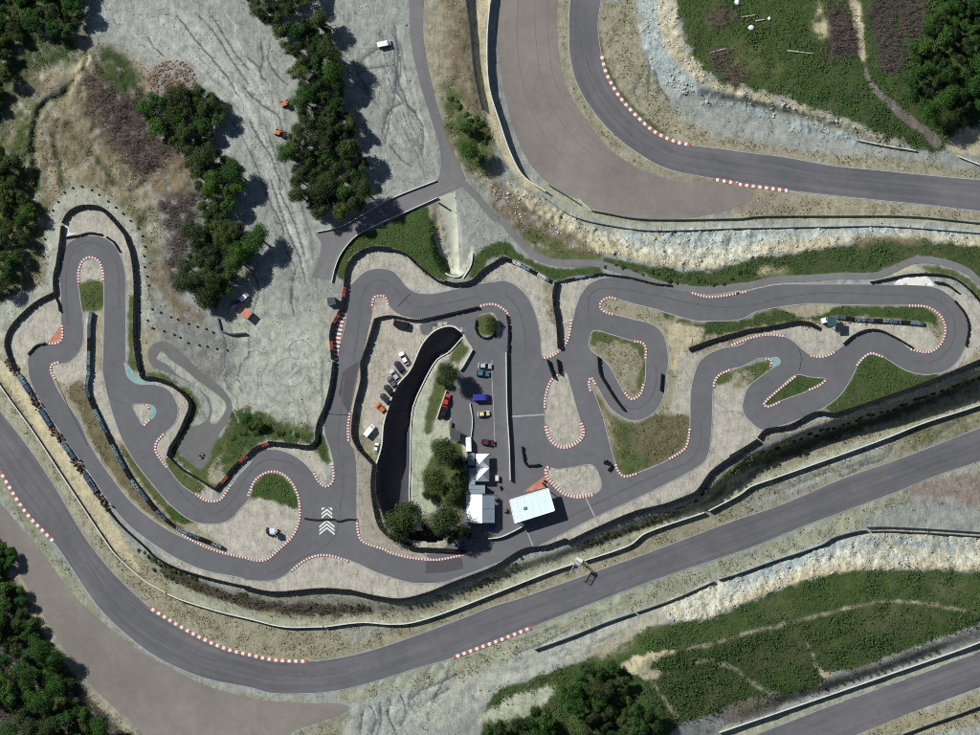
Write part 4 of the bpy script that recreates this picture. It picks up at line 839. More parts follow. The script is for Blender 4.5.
# ------------------------------------------------------------------ kerbs: rows of red and white blocks
def kerb(s, label, w=.7, st=.44, cols=('red', 'white'), shift=0.0, h=.11):
    P = smooth(T(s), False, .5); P = resample(P, step=st / S); n = normals(P); c0 = P[0]
    root = empty('kerb', (*W(c0), float(zat(*c0)) + .04), 0, label, 'kerb', 'kerbs of the karting track' if w != 1.05 else 'kerbs of the big circuit')
    ox, oy = W(c0); oz = float(zat(*c0)) + .04
    mbs = [MB(), MB()]
    for i in range(len(P) - 1):
        q = []
        for p, nn in ((P[i], n[i]), (P[i + 1], n[i + 1])):
            for sg in (-.5, .5):
                u = p + nn * (sg * w + shift) / S; q.append(u)
        a, b, c, d = q                                  # a,b at start; c,d at end
        vs = []
        for zz, k in ((-.02, 1.0), (h, .86)):
            for u in (a, b, d, c):
                cu = (a + b + c + d) / 4; uu = cu + (u - cu) * k if zz > 0 else u
                x, y = W(uu); vs.append((x - ox, y - oy, float(zat(*u)) + .06 + zz - oz))
        mbs[i % 2].add(vs, [(4, 5, 6, 7), (0, 1, 5, 4), (1, 2, 6, 5), (2, 3, 7, 6), (3, 0, 4, 7)])
    for mb, cn in zip(mbs, cols):
        if mb.v:
            me = mb.mesh(cn + '_blocks'); o = obj(cn + '_blocks', me, cn if cn in M else 'white', root); o['kind'] = 'stuff'
            me.validate()
            # make every face look outward
            import bmesh
            bm = bmesh.new(); bm.from_mesh(me); bmesh.ops.recalc_face_normals(bm, faces=bm.faces); bm.to_mesh(me); bm.free()
    return root
KB = [
 ("a1:305,402 305,350 322,312 350,299 380,312 398,350 400,392", 'red and white kerb round the inside of the top left hairpin'),
 ("a1:240,556 241,608 226,628 178,634", 'red and white kerb edging the orange painted triangle'),
 ("a2:232,8 202,18 198,45 214,72", 'short red and white kerb at the left hairpin exit, opposite the orange triangle'),
 ("a2:582,228 558,252", 'tiny red and white kerb at the lower tip of the drop-shaped island'),
 ("a2:560,172 572,176 578,190", 'tiny red and white kerb at the top of the drop-shaped island'),
 ("a2:637,283 606,318 602,348 620,382 646,414", 'white and red kerb on the bend below the drop-shaped island'),
 ("a2:752,514 800,544 850,541 880,504 892,484", 'red and white kerb on the inside bend below the small training loop'),
 ("b2:10,530 40,466 78,438 120,432 165,455 200,510 212,570 210,620 185,680 132,733;b3:82,57 40,59 0,49;a3:860,29 780,0;a2:700,672", 'long red and white kerb round the gravel island with the sign'),
 ("b2:265,432 285,470 315,489 338,472 343,440 336,400", 'red and white kerb round the gravel tongue above the chevrons'),
 ("b2:407,200 399,260 401,318", 'red and white kerb on the car park side above the chevrons'),
 ("b2:433,612 441,680 462,706 540,733;b3:560,29 640,49 740,57 830,41 876,28", 'long white and red kerb along the bottom of the car park wall'),
 ("b3:178,102 220,67 270,43 330,41 402,64", 'red and white kerb on the outer bottom bend below the chevrons'),
 ("b1:491,492 499,456 520,448 541,452 554,480", 'red and white kerb round the top corner apex by the car park'),
 ("b1:905,489 950,480;c1:38,490 68,516 77,562", 'red and white kerb beside the round planted bed'),
 ("c1:203,690 240,681 272,657 300,620 316,540", 'red and white kerb at the tip of the gravel wedge between the two lanes'),
 ("c1:492,461 458,455 429,474 428,495 446,511 480,521", 'red and white kerb round the blunt tip of the long island'),
 ("c1:552,623 590,631 602,652 601,690", 'red and white kerb at the top right corner of the grass loop island'),
 ("c1:775,436 850,453 967,437;d1:20,441 62,431", 'red and white kerb along the outside of the upper right straight'),
 ("c2:287,45 240,75 217,130 211,190", 'red and white kerb on the upper left side of the kerbed gravel island'),
 ("c2:214,250 230,300 260,331 300,336 346,311 361,280 350,238", 'wide red and white kerb round the bottom of the kerbed gravel island'),
 ("c2:232,416 219,420 219,446 241,476 286,516 340,529 402,520", 'red and white kerb under the rounded gravel island by the white roof'),
 ("c2:517,122 547,151 580,134 596,88", 'red and white kerb at the bottom tip of the grass loop island'),
 ("c2:390,125 383,88 391,69 411,97", 'red and white kerb at the narrow upper tip of the brown verge'),
 ("c2:484,398 496,430 520,450 572,438", 'red and white kerb at the bottom corner of the brown verge'),
 ("c2:688,386 752,344 766,310 772,266", 'red and white kerb at the right corner of the brown verge'),
 ("c2:865,108 868,85 887,58 932,36", 'red and white kerb at the upper left corner of the right-hand gravel'),
 ("d1:0,642 80,611 150,598 206,604", 'red and white kerb above the entry of the right-hand curves'),
 ("d1:305,678 345,684 385,676 408,662", 'red and white kerb below the small watch tower'),
 ("d1:685,486 760,491 810,521 830,560 830,600 810,640 770,666 698,655", 'long red and white kerb inside the far right hairpin'),
 ("d1:487,722 513,690 545,671 590,684", 'red and white kerb at the top of the grass slope'),
 ("d1:130,690 158,696 156,726", 'short red and white kerb beside the right-hand teal paint'),
 ("d2:257,60 187,116 131,170 147,180 197,160", 'red and white kerb round the left tip of the grass triangle'),
 ("d2:300,118 345,98 372,76", 'red and white kerb at the right corner of the grass triangle'),
]
for s, l in KB: kerb(s, l, 1.1 if 'bottom of the kerbed gravel' in l or 'under the rounded' in l else .7)
for s, l in [("c0:430,203 450,280 500,370 570,450 640,510 720,548 778,560", 'red and white kerb inside the big top right bend'),
 ("c0:862,692 967,711;d1:20,14 225,41", 'red and white kerb outside the big top right bend'),
 ("a3:575,240 612,264 750,346 870,401 967,426;b3:120,446 242,451", 'long red and white kerb inside the big bottom left bend'),
 ("b3:805,436 967,376;c3:162,320", 'red and white kerb on the lower side of the bottom straight'),
 ("a2:0,432 100,590;a3:205,-15", 'white and red kerb at the left edge of the big circuit')]:
    kerb(s, l, 1.05, 1.0)
# wide ladder kerb beside the gravel lot
kerb("b1:386,505 372,560 362,620 350,695", 'wide red and white ladder kerb outside the straight by the gravel lot', 2.2, .62, shift=-.3)

# ------------------------------------------------------------------ barriers
def wall(s, h, w, label, m='paleconc', name='concrete_wall', cat='wall', base=.25, zref=None, group=None, cap=None):
    P = smooth(T(s), False, 2.0) if isinstance(s, str) else np.asarray(s); P = resample(P, step=4.0); n = normals(P)
    c0 = P[len(P) // 2]; ox, oy = W(c0); oz = float(zat(*c0)); root = empty(name, (ox, oy, oz), 0, label, cat, group)
    def ring(p, nn, w_, z0, z1):
        r = []
        zb = float(zat(*p)); zt = (zb if zref is None else zref)
        z0_ = (zt if z0 > 0 else zb) + z0
        for sg, z in ((-1, z0_), (1, z0_), (1, zt + z1), (-1, zt + z1)):
            x, y = W(p + nn * sg * w_ / 2 / S); r.append((x - ox, y - oy, z - oz))
        return r
    mb = MB(); mc = MB()
    def run(mbx, w_, z0, z1, gap):
        for i in range(len(P) - 1):
            a = P[i]; b = P[i + 1]; g = (b - a) * gap
            va = ring(a + (g if i % 3 == 0 else 0), n[i], w_, z0, z1); vb = ring(b - (g if i % 3 == 2 else 0), n[i + 1], w_, z0, z1)
            mbx.add(va + vb, [(0, 1, 5, 4), (1, 2, 6, 5), (2, 3, 7, 6), (3, 0, 4, 7), (0, 3, 2, 1), (4, 5, 6, 7)])
    run(mb, w * .7, -base, h - .09, .015); run(mc, w * .85, h - .088, h, .015)
    mb.build('wall_panel', m, root); mc.build('coping', cap or m, root)
    return root
_tv = MB().tyre(0, 0, 0, h=.22, n=8); TV = np.array(_tv.v); TF = np.array(_tv.f)
def tyres(s, label, rows=1, high=4, cols=('tyre',), period=8, name='tyre_barrier', jitter=.03, step=.56):
    P = smooth(T(s), False, 1.0) if isinstance(s, str) else np.asarray(s); P = resample(P, step=step / S); n = normals(P); P = P + rng.normal(0, .05, P.shape)
    c0 = P[len(P) // 2]; ox, oy = W(c0); oz = float(zat(*c0)); root = empty(name, (ox, oy, oz), 0, label, 'tyre barrier', 'tyre barriers round the karting track')
    off = (np.arange(rows) - (rows - 1) / 2) * step * .95 / S
    U = (P[:, None] + n[:, None] * off[None, :, None]).reshape(-1, 2); ci = np.repeat((np.arange(len(P)) // period) % len(cols), rows); z = zat(U[:, 0], U[:, 1]) - .03
    for c in sorted(set(cols)):
        k = np.isin(ci, [i for i, q in enumerate(cols) if q == c])
        if not k.any(): continue
        B = np.c_[(U[k, 0] - 490) * S - ox, (367.5 - U[k, 1]) * S - oy, z[k] - oz]
        hk = high - (rng.random(len(B)) < .12); B = (B[:, None] + np.c_[np.zeros((high, 2)), np.arange(high) * .23][None]); B = B[np.arange(high)[None] < hk[:, None]]; B[:, :2] += rng.uniform(-jitter, jitter, (len(B), 2))
        V_ = (B[:, None] + TV[None]).reshape(-1, 3); F_ = (np.arange(len(B))[:, None, None] * len(TV) + TF[None]).reshape(-1, 4)
        nm = {'tyre': 'black_tyres', 'tyrewhite': 'white_tyres', 'tyreblue': 'blue_tyres', 'tyreteal': 'teal_tyres', 'tyrered': 'red_tyres'}[c]
        obj(nm, npmesh(nm, V_, F_, c), None, root)['kind'] = 'stuff'
    return root
TY = [
 ("a1:214,435 212,380 222,330 235,250 243,180", 'black tyre barrier left of the top left hairpin', 2, 5),
 ("a1:246,165 270,125 320,103 390,110 440,155 482,205", 'black tyre barrier over the top of the left hairpin', 2, 5),
 ("a1:486,212 512,290 524,400 522,520 524,640 540,735", 'black tyre barrier right of the left hairpin', 2, 6),
 ("a1:255,222 300,216 350,205 395,212", 'short tyre barrier tight against the hairpin top', 1, 3),
 ("a1:415,222 440,240 462,275", 'short tyre row at the hairpin outer right edge', 1, 3),
 ("a1:214,438 150,470 90,520 40,580 25,640 60,735", 'black tyre barrier round the gravel trap left of the hairpin', 2, 5),
 ("a1:215,452 226,475 232,505", 'short tyre row at the top of the left gravel trap', 1, 4),
 ("a1:176,632 140,642 112,672", 'short tyre row left of the orange triangle', 1, 3),
 ("a2:545,30 550,65 600,72 655,90", 'black tyre barrier above the teal crescent', 2, 4),
 ("a2:660,92 710,130 737,172 722,222 690,292 660,340 652,368", 'black tyre barrier round the bulge by the small training loop', 2, 6),
 ("a2:655,375 700,418 760,455 832,500", 'black tyre barrier below the small training loop', 1, 5),
 ("a2:835,500 870,460 910,410 967,362;b2:35,345 90,322", 'black and red tyre barrier at the foot of the gravel lot', 2, 5),
 ("b2:92,320 180,328 252,334 276,312", 'black tyre barrier along the grass bank below the gravel lot', 2, 5),
 ("b2:277,306 283,250 312,180 333,100 345,10", 'black tyre barrier between the gravel lot and the straight', 2, 5),
 ("b1:340,690 333,600 345,550 372,500 386,420", 'black and red tyre barrier beside the ladder kerb', 2, 6),
 ("b1:388,410 397,340 430,292 490,264 560,266", 'black tyre barrier round the top corner gravel', 2, 5),
 ("b1:566,268 620,287 670,332 740,387 770,396", 'black tyre barrier below the grass bank by the ramp', 1, 5),
 ("b1:775,397 820,404 880,391 920,352 967,322;c1:50,302", 'black tyre barrier past the foot of the ramp', 2, 5),
 ("c1:55,303 110,325 170,357 226,387", 'white and black tyre barrier below the service path bend', 2, 5),
 ("c1:262,392 340,378 440,360", 'blue and black tyre barrier above the gravel wedge', 1, 4),
 ("c1:256,398 247,450 262,560 268,648", 'thick black tyre barrier splitting the two gravel wedges', 2, 6),
 ("c1:446,366 540,378 640,402 700,408", 'tyre row along the outside of the upper straight', 1, 3),
 ("b1:505,540 485,610 455,700;b2:452,10 452,80 428,180 418,290 440,342", 'black tyre barrier along the left of the car park', 2, 6),
 ("b2:444,346 500,405", 'black tyre barrier at the lower left corner of the car park', 2, 5),
 ("b2:498,412 492,480 500,560 522,642 560,682", 'black tyre barrier beside the sunken road, lower left', 2, 5),
 ("b2:566,684 640,716;b3:640,12 760,18 850,25", 'black tyre barrier below the trees at the bottom of the paddock', 2, 5),
 ("b1:508,536 560,526 640,540 680,541 800,515 900,492", 'black tyre barrier along the top of the car park', 1, 5),
 ("c1:66,525 72,570 70,665", 'black tyre row right of the round planted bed', 1, 4),
 ("b1:895,545 892,575 905,600 930,612;c1:20,600", 'tyre row round the lower side of the planted bed', 1, 3),
 ("c2:223,2 232,30 245,66", 'short black tyre row above the kerbed gravel island, left one', 1, 6),
 ("c2:260,0 268,50", 'short black tyre row above the kerbed gravel island, right one', 1, 6),
 ("c2:418,-10 424,50 447,92 480,145 514,190", 'black tyre barrier inside the loop beside the grass island', 1, 5),
 ("c2:125,337 129,370 140,405 165,408 190,404", 'L-shaped black tyre row on the start straight', 1, 4),
 ("c2:664,56 660,116", 'short tyre row at the right edge of the loop', 1, 4),
 ("c2:460,395 468,410 458,425", 'small clump of tyres by the lower corner of the brown verge', 1, 4),
 ("c1:772,655 830,632 900,610 967,592;d1:60,584 130,575 200,562 262,551 305,555 340,572", 'black tyre barrier in the long island, left of the watch tower', 2, 4),
 ("d1:415,530 500,540 620,546 745,556", 'blue and black tyre barrier in the long island, right of the watch tower', 2, 4),
 ("d1:440,632 480,600 530,580 580,582 640,610 700,645", 'tyre row over the middle right-hand curve', 1, 4),
 ("d1:792,395 832,402 876,432", 'short black tyre row beside the far right top bend', 1, 5),
 ("d1:545,396 600,385 645,375", 'short tyre row left of the pale painted trapezium', 1, 4),
 ("d1:648,374 700,366 780,364 860,378 920,420 967,472", 'tyre barrier round the outside of the far right bend', 1, 4),
 ("d1:870,470 905,515 922,570 912,640", 'tyre row tight against the far right hairpin', 1, 3),
 ("c2:300,706 400,658 560,590 680,560 740,538", 'black tyre barrier on the bank edge below the diagonal straight', 2, 5),
 ("c2:745,536 800,510 860,432 967,356;d2:0,375 60,340 105,312", 'black tyre barrier round the right-hand gravel bank', 2, 6),
 ("d2:112,300 140,272 230,256 330,206 398,210", 'black tyre barrier under the grass triangle hairpin', 2, 5),
 ("d2:405,210 560,160 740,96 850,52 967,3", 'black tyre barrier along the foot of the grass slope', 2, 5),
 ("a2:412,572 470,640 560,722;a3:600,45 680,88 800,126 900,150 967,163", 'black tyre barrier below the long left straight', 1, 5),
 ("b3:0,165 110,185 300,172 400,178", 'black tyre barrier below the bottom junction, left part', 2, 5),
 ("b3:405,178 500,200 600,212 700,190 800,150 967,85;c2:130,735 215,722 292,695", 'black tyre barrier below the bottom junction, right part', 2, 5),
]
for s, l, r, hh in TY:
    cols = ('tyre',)
    if 'red tyre' in l: cols = ('tyre', 'tyrered', 'tyre')
    elif 'blue and' in l: cols = ('tyreblue', 'tyre', 'tyreteal')
    elif 'white and' in l: cols = ('tyre', 'tyrewhite', 'tyreteal')
    tyres(s, l, r, hh, cols, 5)
# painted tyre blocks and scrap heaps between the left straight and the yellow road
PB = resample(smooth(T("a2:30,0 80,70 140,165 190,245 260,345 330,445 400,550 432,590"), False, 1), step=1.0)
nb = 9; kk = len(PB) // nb; od = ['first', 'second', 'third', 'fourth', 'fifth', 'sixth', 'seventh', 'eighth', 'ninth', 'tenth', 'eleventh', 'twelfth']
for b in range(nb):
    seg = PB[b * kk: b * kk + kk - 1]
    if b % 2 == 1:
        tyres(seg, 'blue painted tyre block beside the left straight, %s from the top' % od[b // 2], 3, 5, ('tyreteal', 'tyreblue') if b % 4 == 1 else ('tyreblue', 'tyreblue', 'tyreteal'), 6)
    else:
        c0 = seg[len(seg) // 2]; ox, oy = W(c0); oz = float(zat(*c0)); root = empty('scrap_heap', (ox, oy, oz), 0, 'rusty brown scrap heap beside the left straight, %s from the top' % od[b // 2], 'heap', 'scrap heaps between the blue tyre blocks')
        mb = MB(); mk = MB()
        for _ in range(70):
            u = seg[random.randrange(len(seg))] + np.array([random.gauss(0, 1.6), random.gauss(0, 1.6)]); x, y = W(u)
            (mb if random.random() < .7 else mk).box((x - ox, y - oy, float(zat(*u)) - oz - .1), (random.uniform(.3, 1.0), random.uniform(.25, .6), random.uniform(.3, 1.15)), random.uniform(0, 3), random.uniform(.5, .9))
        mb.build('rusty_pieces', 'rust', root)['kind'] = 'stuff'; mk.build('dark_pieces', 'tyre', root)['kind'] = 'stuff'
for ix, (s, w_) in enumerate((("a1:352,512 346,560 345,640 342,735;a2:345,40", 'upper end of'), ("a2:345,48 336,90 340,130 375,210 420,300 455,370", 'upper middle of'),
                              ("a2:460,378 500,450 560,530 600,580", 'lower middle of'), ("a2:606,586 660,632 720,668 790,695 855,722", 'lower end of'))):
    tyres(s, 'blue and black tyre wall in the left infield, %s the strip' % w_, 2, 7, ('tyreteal', 'tyreblue', 'tyre') if ix < 2 else ('tyreblue', 'tyre', 'tyreteal'), 7)
# concrete and steel walls
WL = [
 ("p:-60,290;a2:0,98 130,280 280,508 430,732;a3:470,60 560,138 640,185", 1.0, .35, 'pale concrete wall along the yellow service road at the left'),
 ("a3:646,188 700,212 850,258 967,286;b3:150,316 300,316", 1.1, .4, 'pale concrete wall above the bottom left bend of the big circuit'),
 ("b3:306,316 450,299 560,306 640,301 760,266 967,186;c3:240,100 325,72", 1.2, .45, 'pale concrete wall above the bottom straight, left of the white mast'),
 ("c3:365,60 540,0;c2:600,670 830,590", 1.2, .45, 'pale concrete wall above the bottom straight, right of the white mast'),
 ("c2:845,584 967,520;d2:80,490 150,465 350,395 600,305 750,245 967,175;p:1060,375", 1.3, .45, 'pale concrete wall above the bottom straight at the right'),
 ("c3:172,405 300,360 450,300 560,263", 1.0, .3, 'dark barrier below the bottom straight, left part'),
 ("c3:566,261 700,215 868,142", 1.0, .3, 'dark barrier below the bottom straight, middle part'),
 ("c3:885,135 967,110;d3:150,70 360,0;d2:400,690 490,665 530,660", 1.3, .3, 'dark barrier below the bottom straight, above the white rock'),
 ("d2:532,648 640,648 967,668;p:1050,540", .9, .25, 'thin dark barrier over the white rock slope, upper of two'),
 ("d2:545,664 640,664 967,684;p:1050,545", .9, .25, 'thin dark barrier over the white rock slope, lower of two'),
 ("d3:-40,730 0,716 280,621 600,511 967,381;p:1060,609", 1.2, .45, 'pale concrete wall above the bottom right circuit'),
 ("d3:670,738 800,690 900,655 967,630;p:1060,680", 1.0, .3, 'dark barrier below the bottom right circuit'),
 ("p:462,-60;b0:855,0 870,120 885,280 915,420", 1.2, .3, 'dark retaining wall right of the access road'),
 ("p:492,-60;b0:950,0;c0:0,0 -12,150 -5,330 36,470 78,590 128,680 215,740", 1.8, .45, 'pale concrete wall outside the top run-off'),
 ("c1:225,18 280,50 335,85", 1.4, .35, 'short dark wall below the top run-off'),
 ("c1:345,75 372,100 392,118", .8, .3, 'small pale kerb wall at the end of the top run-off'),
 ("c1:395,118 450,128 540,145 640,152 967,148;d1:110,140 400,138 700,140 967,165;p:1060,228", .8, .25, 'thin dark barrier above the white rock slope, upper of two'),
 ("c1:200,60 320,140 500,182 640,196 967,187;d1:200,184 400,181 600,179 967,206;p:1060,240", .7, .25, 'thin dark barrier above the white rock slope, lower of two'),
 ("d0:490,540 600,562 720,582", .7, .3, 'short pale wall at the foot of the top right hill'),
 ("d0:880,602 967,636;p:1050,190", 1.0, .4, 'pale wall at the right end of the top right verge'),
 ("c2:62,-30 66,200 74,330 78,465", 1.3, .35, 'straight pale pit wall between paddock and start straight'),
 ("c2:-6,690 40,684 90,662 132,640", 1.1, .4, 'curved pale wall below the white-roofed building'),
 ("b1:880,655 840,725;b2:830,40", .9, .35, 'pale curved wall at the upper right of the planted strip'),
 ("b2:778,118 760,170 742,225", .9, .35, 'short pale wall left of the red car'),
 ("b2:800,240 795,290", .8, .3, 'short pale wall left of the dark canopy'),
 ("b1:335,395 345,350 362,302 390,258 430,216 500,178 600,133 745,68", .7, .3, 'pale kerb wall along the lower side of the branch road'),
 ("b1:277,201 370,180 460,132 570,70 740,2", .6, .3, 'pale kerb wall along the upper side of the branch road'),
 ("b2:870,165 880,235 874,300", .5, .25, 'low pale divider beside the yellow car'),
]
for s, h, w, l in WL:
    h = h * (1.15 if 'straight' in l or 'pit wall' in l or 'circuit' in l else 1.15)
    dk = 'dark' in l
    wall(s, h, w, l, 'concrete' if dk else 'paleconc', 'barrier' if 'barrier' in l else 'concrete_wall', 'barrier' if 'barrier' in l else 'wall', cap='roofgreyd' if dk else None)
# retaining walls of the sunken road and the underpass
TRW = smooth(T("b1:838,588 805,566 770,567 728,586 684,636 638,735;b2:588,98 558,170 535,250 528,330 508,400"), False, 2)
wall(TRW, .75, .5, 'pale retaining wall between the car park and the sunken road', 'paleconc', 'retaining_wall', base=5.7, zref=6.0)
TRE = smooth(T("b2:640,590 635,520 639,400 641,260 651,180 689,90 741,0;b1:789,665 838,612"), False, 2)
wall(TRE, .25, .4, 'low pale retaining wall between the sunken road and the walkway', 'paleconc', 'retaining_wall', base=5.7, zref=6.0)
wall("b1:775,360 797,372 832,372 850,355", .5, .5, 'pale headwall over the underpass at the foot of the ramp', 'paleconc', 'retaining_wall', base=3.0, zref=6.0)
wall("b1:842,380 872,330 880,280", .4, .6, 'white rock retaining edge right of the ramp', 'paleconc', 'retaining_wall')

# ------------------------------------------------------------------ buildings, tents and small structures
def P3(u, v, dz=0.0): x, y = W((u, v)); return (x, y, float(zat(u, v)) + dz)
def slab(mb, quad, z0, z1, o):
    vs = [(*(np.array(W(p)) - o[:2]), z0) for p in quad] + [(*(np.array(W(p)) - o[:2]), z1) for p in quad]
    n = len(quad); return mb.add(vs, [tuple(range(n)), tuple(range(2 * n - 1, n - 1, -1))] + [(k, n + k, n + (k + 1) % n, (k + 1) % n) for k in range(n)])
# white-roofed pavilion
q = np.array([(509.4, 499.6), (548.2, 488), (554.6, 510.3), (514.6, 522.9)]); c = q.mean(0); o = np.array(P3(*c, .05))
pv = empty('pavilion', tuple(o), 0, 'rectangular pavilion with a flat white roof beside the start straight', 'building')
slab(MB(), q, 3.75, 3.95, o).build('roof', 'rooficy', pv)
rim = MB()
for i in range(4):
    a, b = q[i], q[(i + 1) % 4]; d = (b - a) / np.linalg.norm(b - a); nn = np.array([-d[1], d[0]])
    slab(rim, [a - d * .3 - nn * .35, b + d * .3 - nn * .35, b + d * .3 + nn * .35, a - d * .3 + nn * .35], 3.62, 4.02, o)
rim.build('roof_edge', 'roofwhite', pv)
for k in range(1, 6):
    a, b = q[0] * (1 - k / 6) + q[1] * k / 6, q[3] * (1 - k / 6) + q[2] * k / 6; d = np.array([.22, -.07])
    slab(MB(), [a - d, a + d, b + d, b - d], 3.952, 3.985, o).build('roof_seam', 'rooficy', pv)
slab(MB(), [q[0] * .5 + q[2] * .5 + np.array(e) for e in ((-9, 2), (-6, 1.1), (-5.4, 3.4), (-8.4, 4.3))], 3.96, 4.3, o).build('roof_vent', 'roofgrey', pv)
for i in range(4):
    for t in (.04, .5):
        p = (q[i] * (1 - t) + q[(i + 1) % 4] * t) * .94 + c * .06
        MB().box((*(np.array(W(p)) - o[:2]), -.2), (.2, .2, 3.9), .3).build('post', 'steel', pv)
slab(MB(), [c + (p - c) * f for p, f in zip(q, (.85, .3, .3, .85))], 0, 2.7, o).build('back_room', 'concrete', pv)
# twin pyramid tents
for k, (y0, w_) in enumerate(((453.4, 'upper'), (467.4, 'lower'))):
    o = np.array(P3(482.5, y0 + 7)); t = empty('pyramid_tent', tuple(o), 0, 'white square pyramid tent, %s of the pair in the paddock' % w_, 'tent', 'pyramid tents in the paddock')
    h = 2.05; mb = MB(); mb.add([(-h, -h, 2.35), (h, -h, 2.35), (h, h, 2.35), (-h, h, 2.35), (0, 0, 4.5)], [(0, 1, 4), (1, 2, 4), (2, 3, 4), (3, 0, 4)]); mb.build('canopy', 'roofwhite', t)
    vb = MB()
    for a in range(4):
        ca, sa = round(math.cos(a * math.pi / 2)), round(math.sin(a * math.pi / 2))
        vb.add([(x * ca - y * sa, x * sa + y * ca, z) for x, y, z in ((-h, -h - .01, 2.05), (h, -h - .01, 2.05), (h, -h - .01, 2.36), (-h, -h - .01, 2.36))], [(0, 1, 2, 3)])
    vb.build('valance', 'roofwhite', t)
    for sx in (-1, 1):
        for sy in (-1, 1): MB().tube((sx * 1.95, sy * 1.95, -.2), (sx * 1.95, sy * 1.95, 2.3), .06).build('leg', 'steel', t)
# big gable tent
o = np.array(P3(480.4, 508.4)); t = empty('gable_tent', tuple(o), 0, 'large gabled tent with one white and one shade-toned clear slope in the paddock', 'tent')
hy = 4.2; xl, xr, xm = -4.25, 4.25, .55
MB().add([(xl, -hy, 2.6), (xm, -hy, 4.6), (xm, hy, 4.6), (xl, hy, 2.6)], [(0, 1, 2, 3)]).build('roof_slope', 'roofwhite', t)['label'] = 'white canvas slope'
pl = MB()
for (ya, yb) in ((-hy, -.05), (.05, hy)): pl.add([(xm, ya, 4.58), (xr, ya, 2.5), (xr, yb, 2.5), (xm, yb, 4.58)], [(0, 1, 2, 3)])
pl.build('roof_slope', 'roofshade', t)['label'] = 'clear plastic slope in two sheets, shade in its colour'
for yy in (-hy, 0, hy):
    fr = MB(); fr.tube((xl, yy, -.2), (xl, yy, 2.6), .07).tube((xr, yy, -.2), (xr, yy, 2.5), .07).tube((xl, yy, 2.62), (xm, yy, 4.64), .06).tube((xm, yy, 4.64), (xr, yy, 2.55), .06); fr.build('frame', 'steel', t)
MB().add([(xl, -hy, 0), (xl, hy, 0), (xl, hy, 2.55), (xl, -hy, 2.55)], [(0, 1, 2, 3)]).build('side_wall', 'roofwhite', t)
# grey sheds left of the tents
def shed(x0, y0, x1, y1, h, label, m='roofgrey', rz=0.0, name='shed', wallm='concrete', ridge=.25):
    cx, cy = (x0 + x1) / 2, (y0 + y1) / 2; o = P3(cx, cy); t = empty(name, o, rz, label, 'shed'); w, d = (x1 - x0) * S, (y1 - y0) * S
    MB().box((0, 0, -.2), (w * .94, d * .94, h)).build('walls', wallm, t)
    r = MB(); a, b = w / 2, d / 2
    vs = [(-a, -b, h - .1), (a, -b, h - .1), (a, b, h - .1), (-a, b, h - .1), (-a, -b, h + .05), (a, -b, h + .05 + ridge), (a, b, h + .05 + ridge), (-a, b, h + .05)]
    r.add(vs, [(0, 3, 2, 1), (4, 5, 6, 7), (0, 1, 5, 4), (1, 2, 6, 5), (2, 3, 7, 6), (3, 0, 4, 7)]).build('roof', m, t)
    n = max(2, int(d / .9))
    for k in range(n + 1): MB().box((0, -b + d * k / n, h + .05), (w * .98, .06, .05 + ridge * .5)).build('roof_rib', m, t)
    MB().box((-w * .2, -d * .472, -.1), (.8, .06, 1.9)).build('door', 'steel', t)
    return t
shed(467.8, 453, 474.6, 465, 2.4, 'small grey-roofed shed left of the upper pyramid tent')
shed(468.8, 468, 475.2, 484.6, 2.5, 'long grey-roofed shed left of the lower pyramid tent')
shed(468.8, 485, 485, 493.2, 2.5, 'grey-roofed shed directly above the big gabled tent')
shed(242.5, 309.5, 251, 318, 2.3, 'orange-roofed hut on the gravel lot below the trees', 'orange', -.7, 'hut', 'rust')
shed(327.5, 297.5, 335.5, 305, 1.6, 'dark grey booth at the end of the branch road', 'roofgreyd', .15, 'booth')
# dark shade canopy in the paddock
o = np.array(P3(455.5, 433.8)); t = empty('shade_canopy', tuple(o), 0, 'dark grey shade canopy above the planted bed in the paddock', 'canopy')
q = [(451, 427), (461, 431.5), (459.5, 441.5), (450.5, 438)]; slab(MB(), q, 2.1, 2.18, o).build('canopy_sheet', 'roofgreyd', t)
for p in q: x, y = np.array(W(p)) - o[:2]; MB().tube((x * .95, y * .95, -.1), (x * .95, y * .95, 2.12), .05).build('leg', 'steel', t)
# watch tower
o = np.array(P3(831, 321.5)); t = empty('watch_tower', tuple(o), 0, 'dark teal watch tower with a white hut on the long island', 'tower')
MB().box((0, 0, 2.4), (2.3, 2.6, .15)).build('deck', 'steel', t); MB().box((0, 0, 3.9), (2.6, 2.9, .12), .05).build('roof', mat('dark_teal_sheet', (.03, .07, .09), .5, .2), t)
for sx in (-1, 1):
    for sy in (-1, 1): MB().tube((sx * 1.05, sy * 1.15, -.2), (sx * 1.05, sy * 1.15, 3.95), .08).build('leg', 'steel', t)
rl = MB()
for a, b in (((-1.1, -1.2), (1.1, -1.2)), ((1.1, -1.2), (1.1, 1.2)), ((1.1, 1.2), (-1.1, 1.2)), ((-1.1, 1.2), (-1.1, -1.2))): rl.tube((*a, 3.3), (*b, 3.3), .04).tube((*a, 2.9), (*b, 2.9), .04)
rl.build('railing', 'steel', t)
st = MB()
for k in range(7): st.box((-1.3 - k * .25, .6, 2.3 - k * .36), (.3, .8, .06))
st.build('stair', 'steel', t); MB().box((-2.2, .3, -.1), (1.7, 1.5, 2.1), .25, .95).build('hut', 'roofwhite', t)
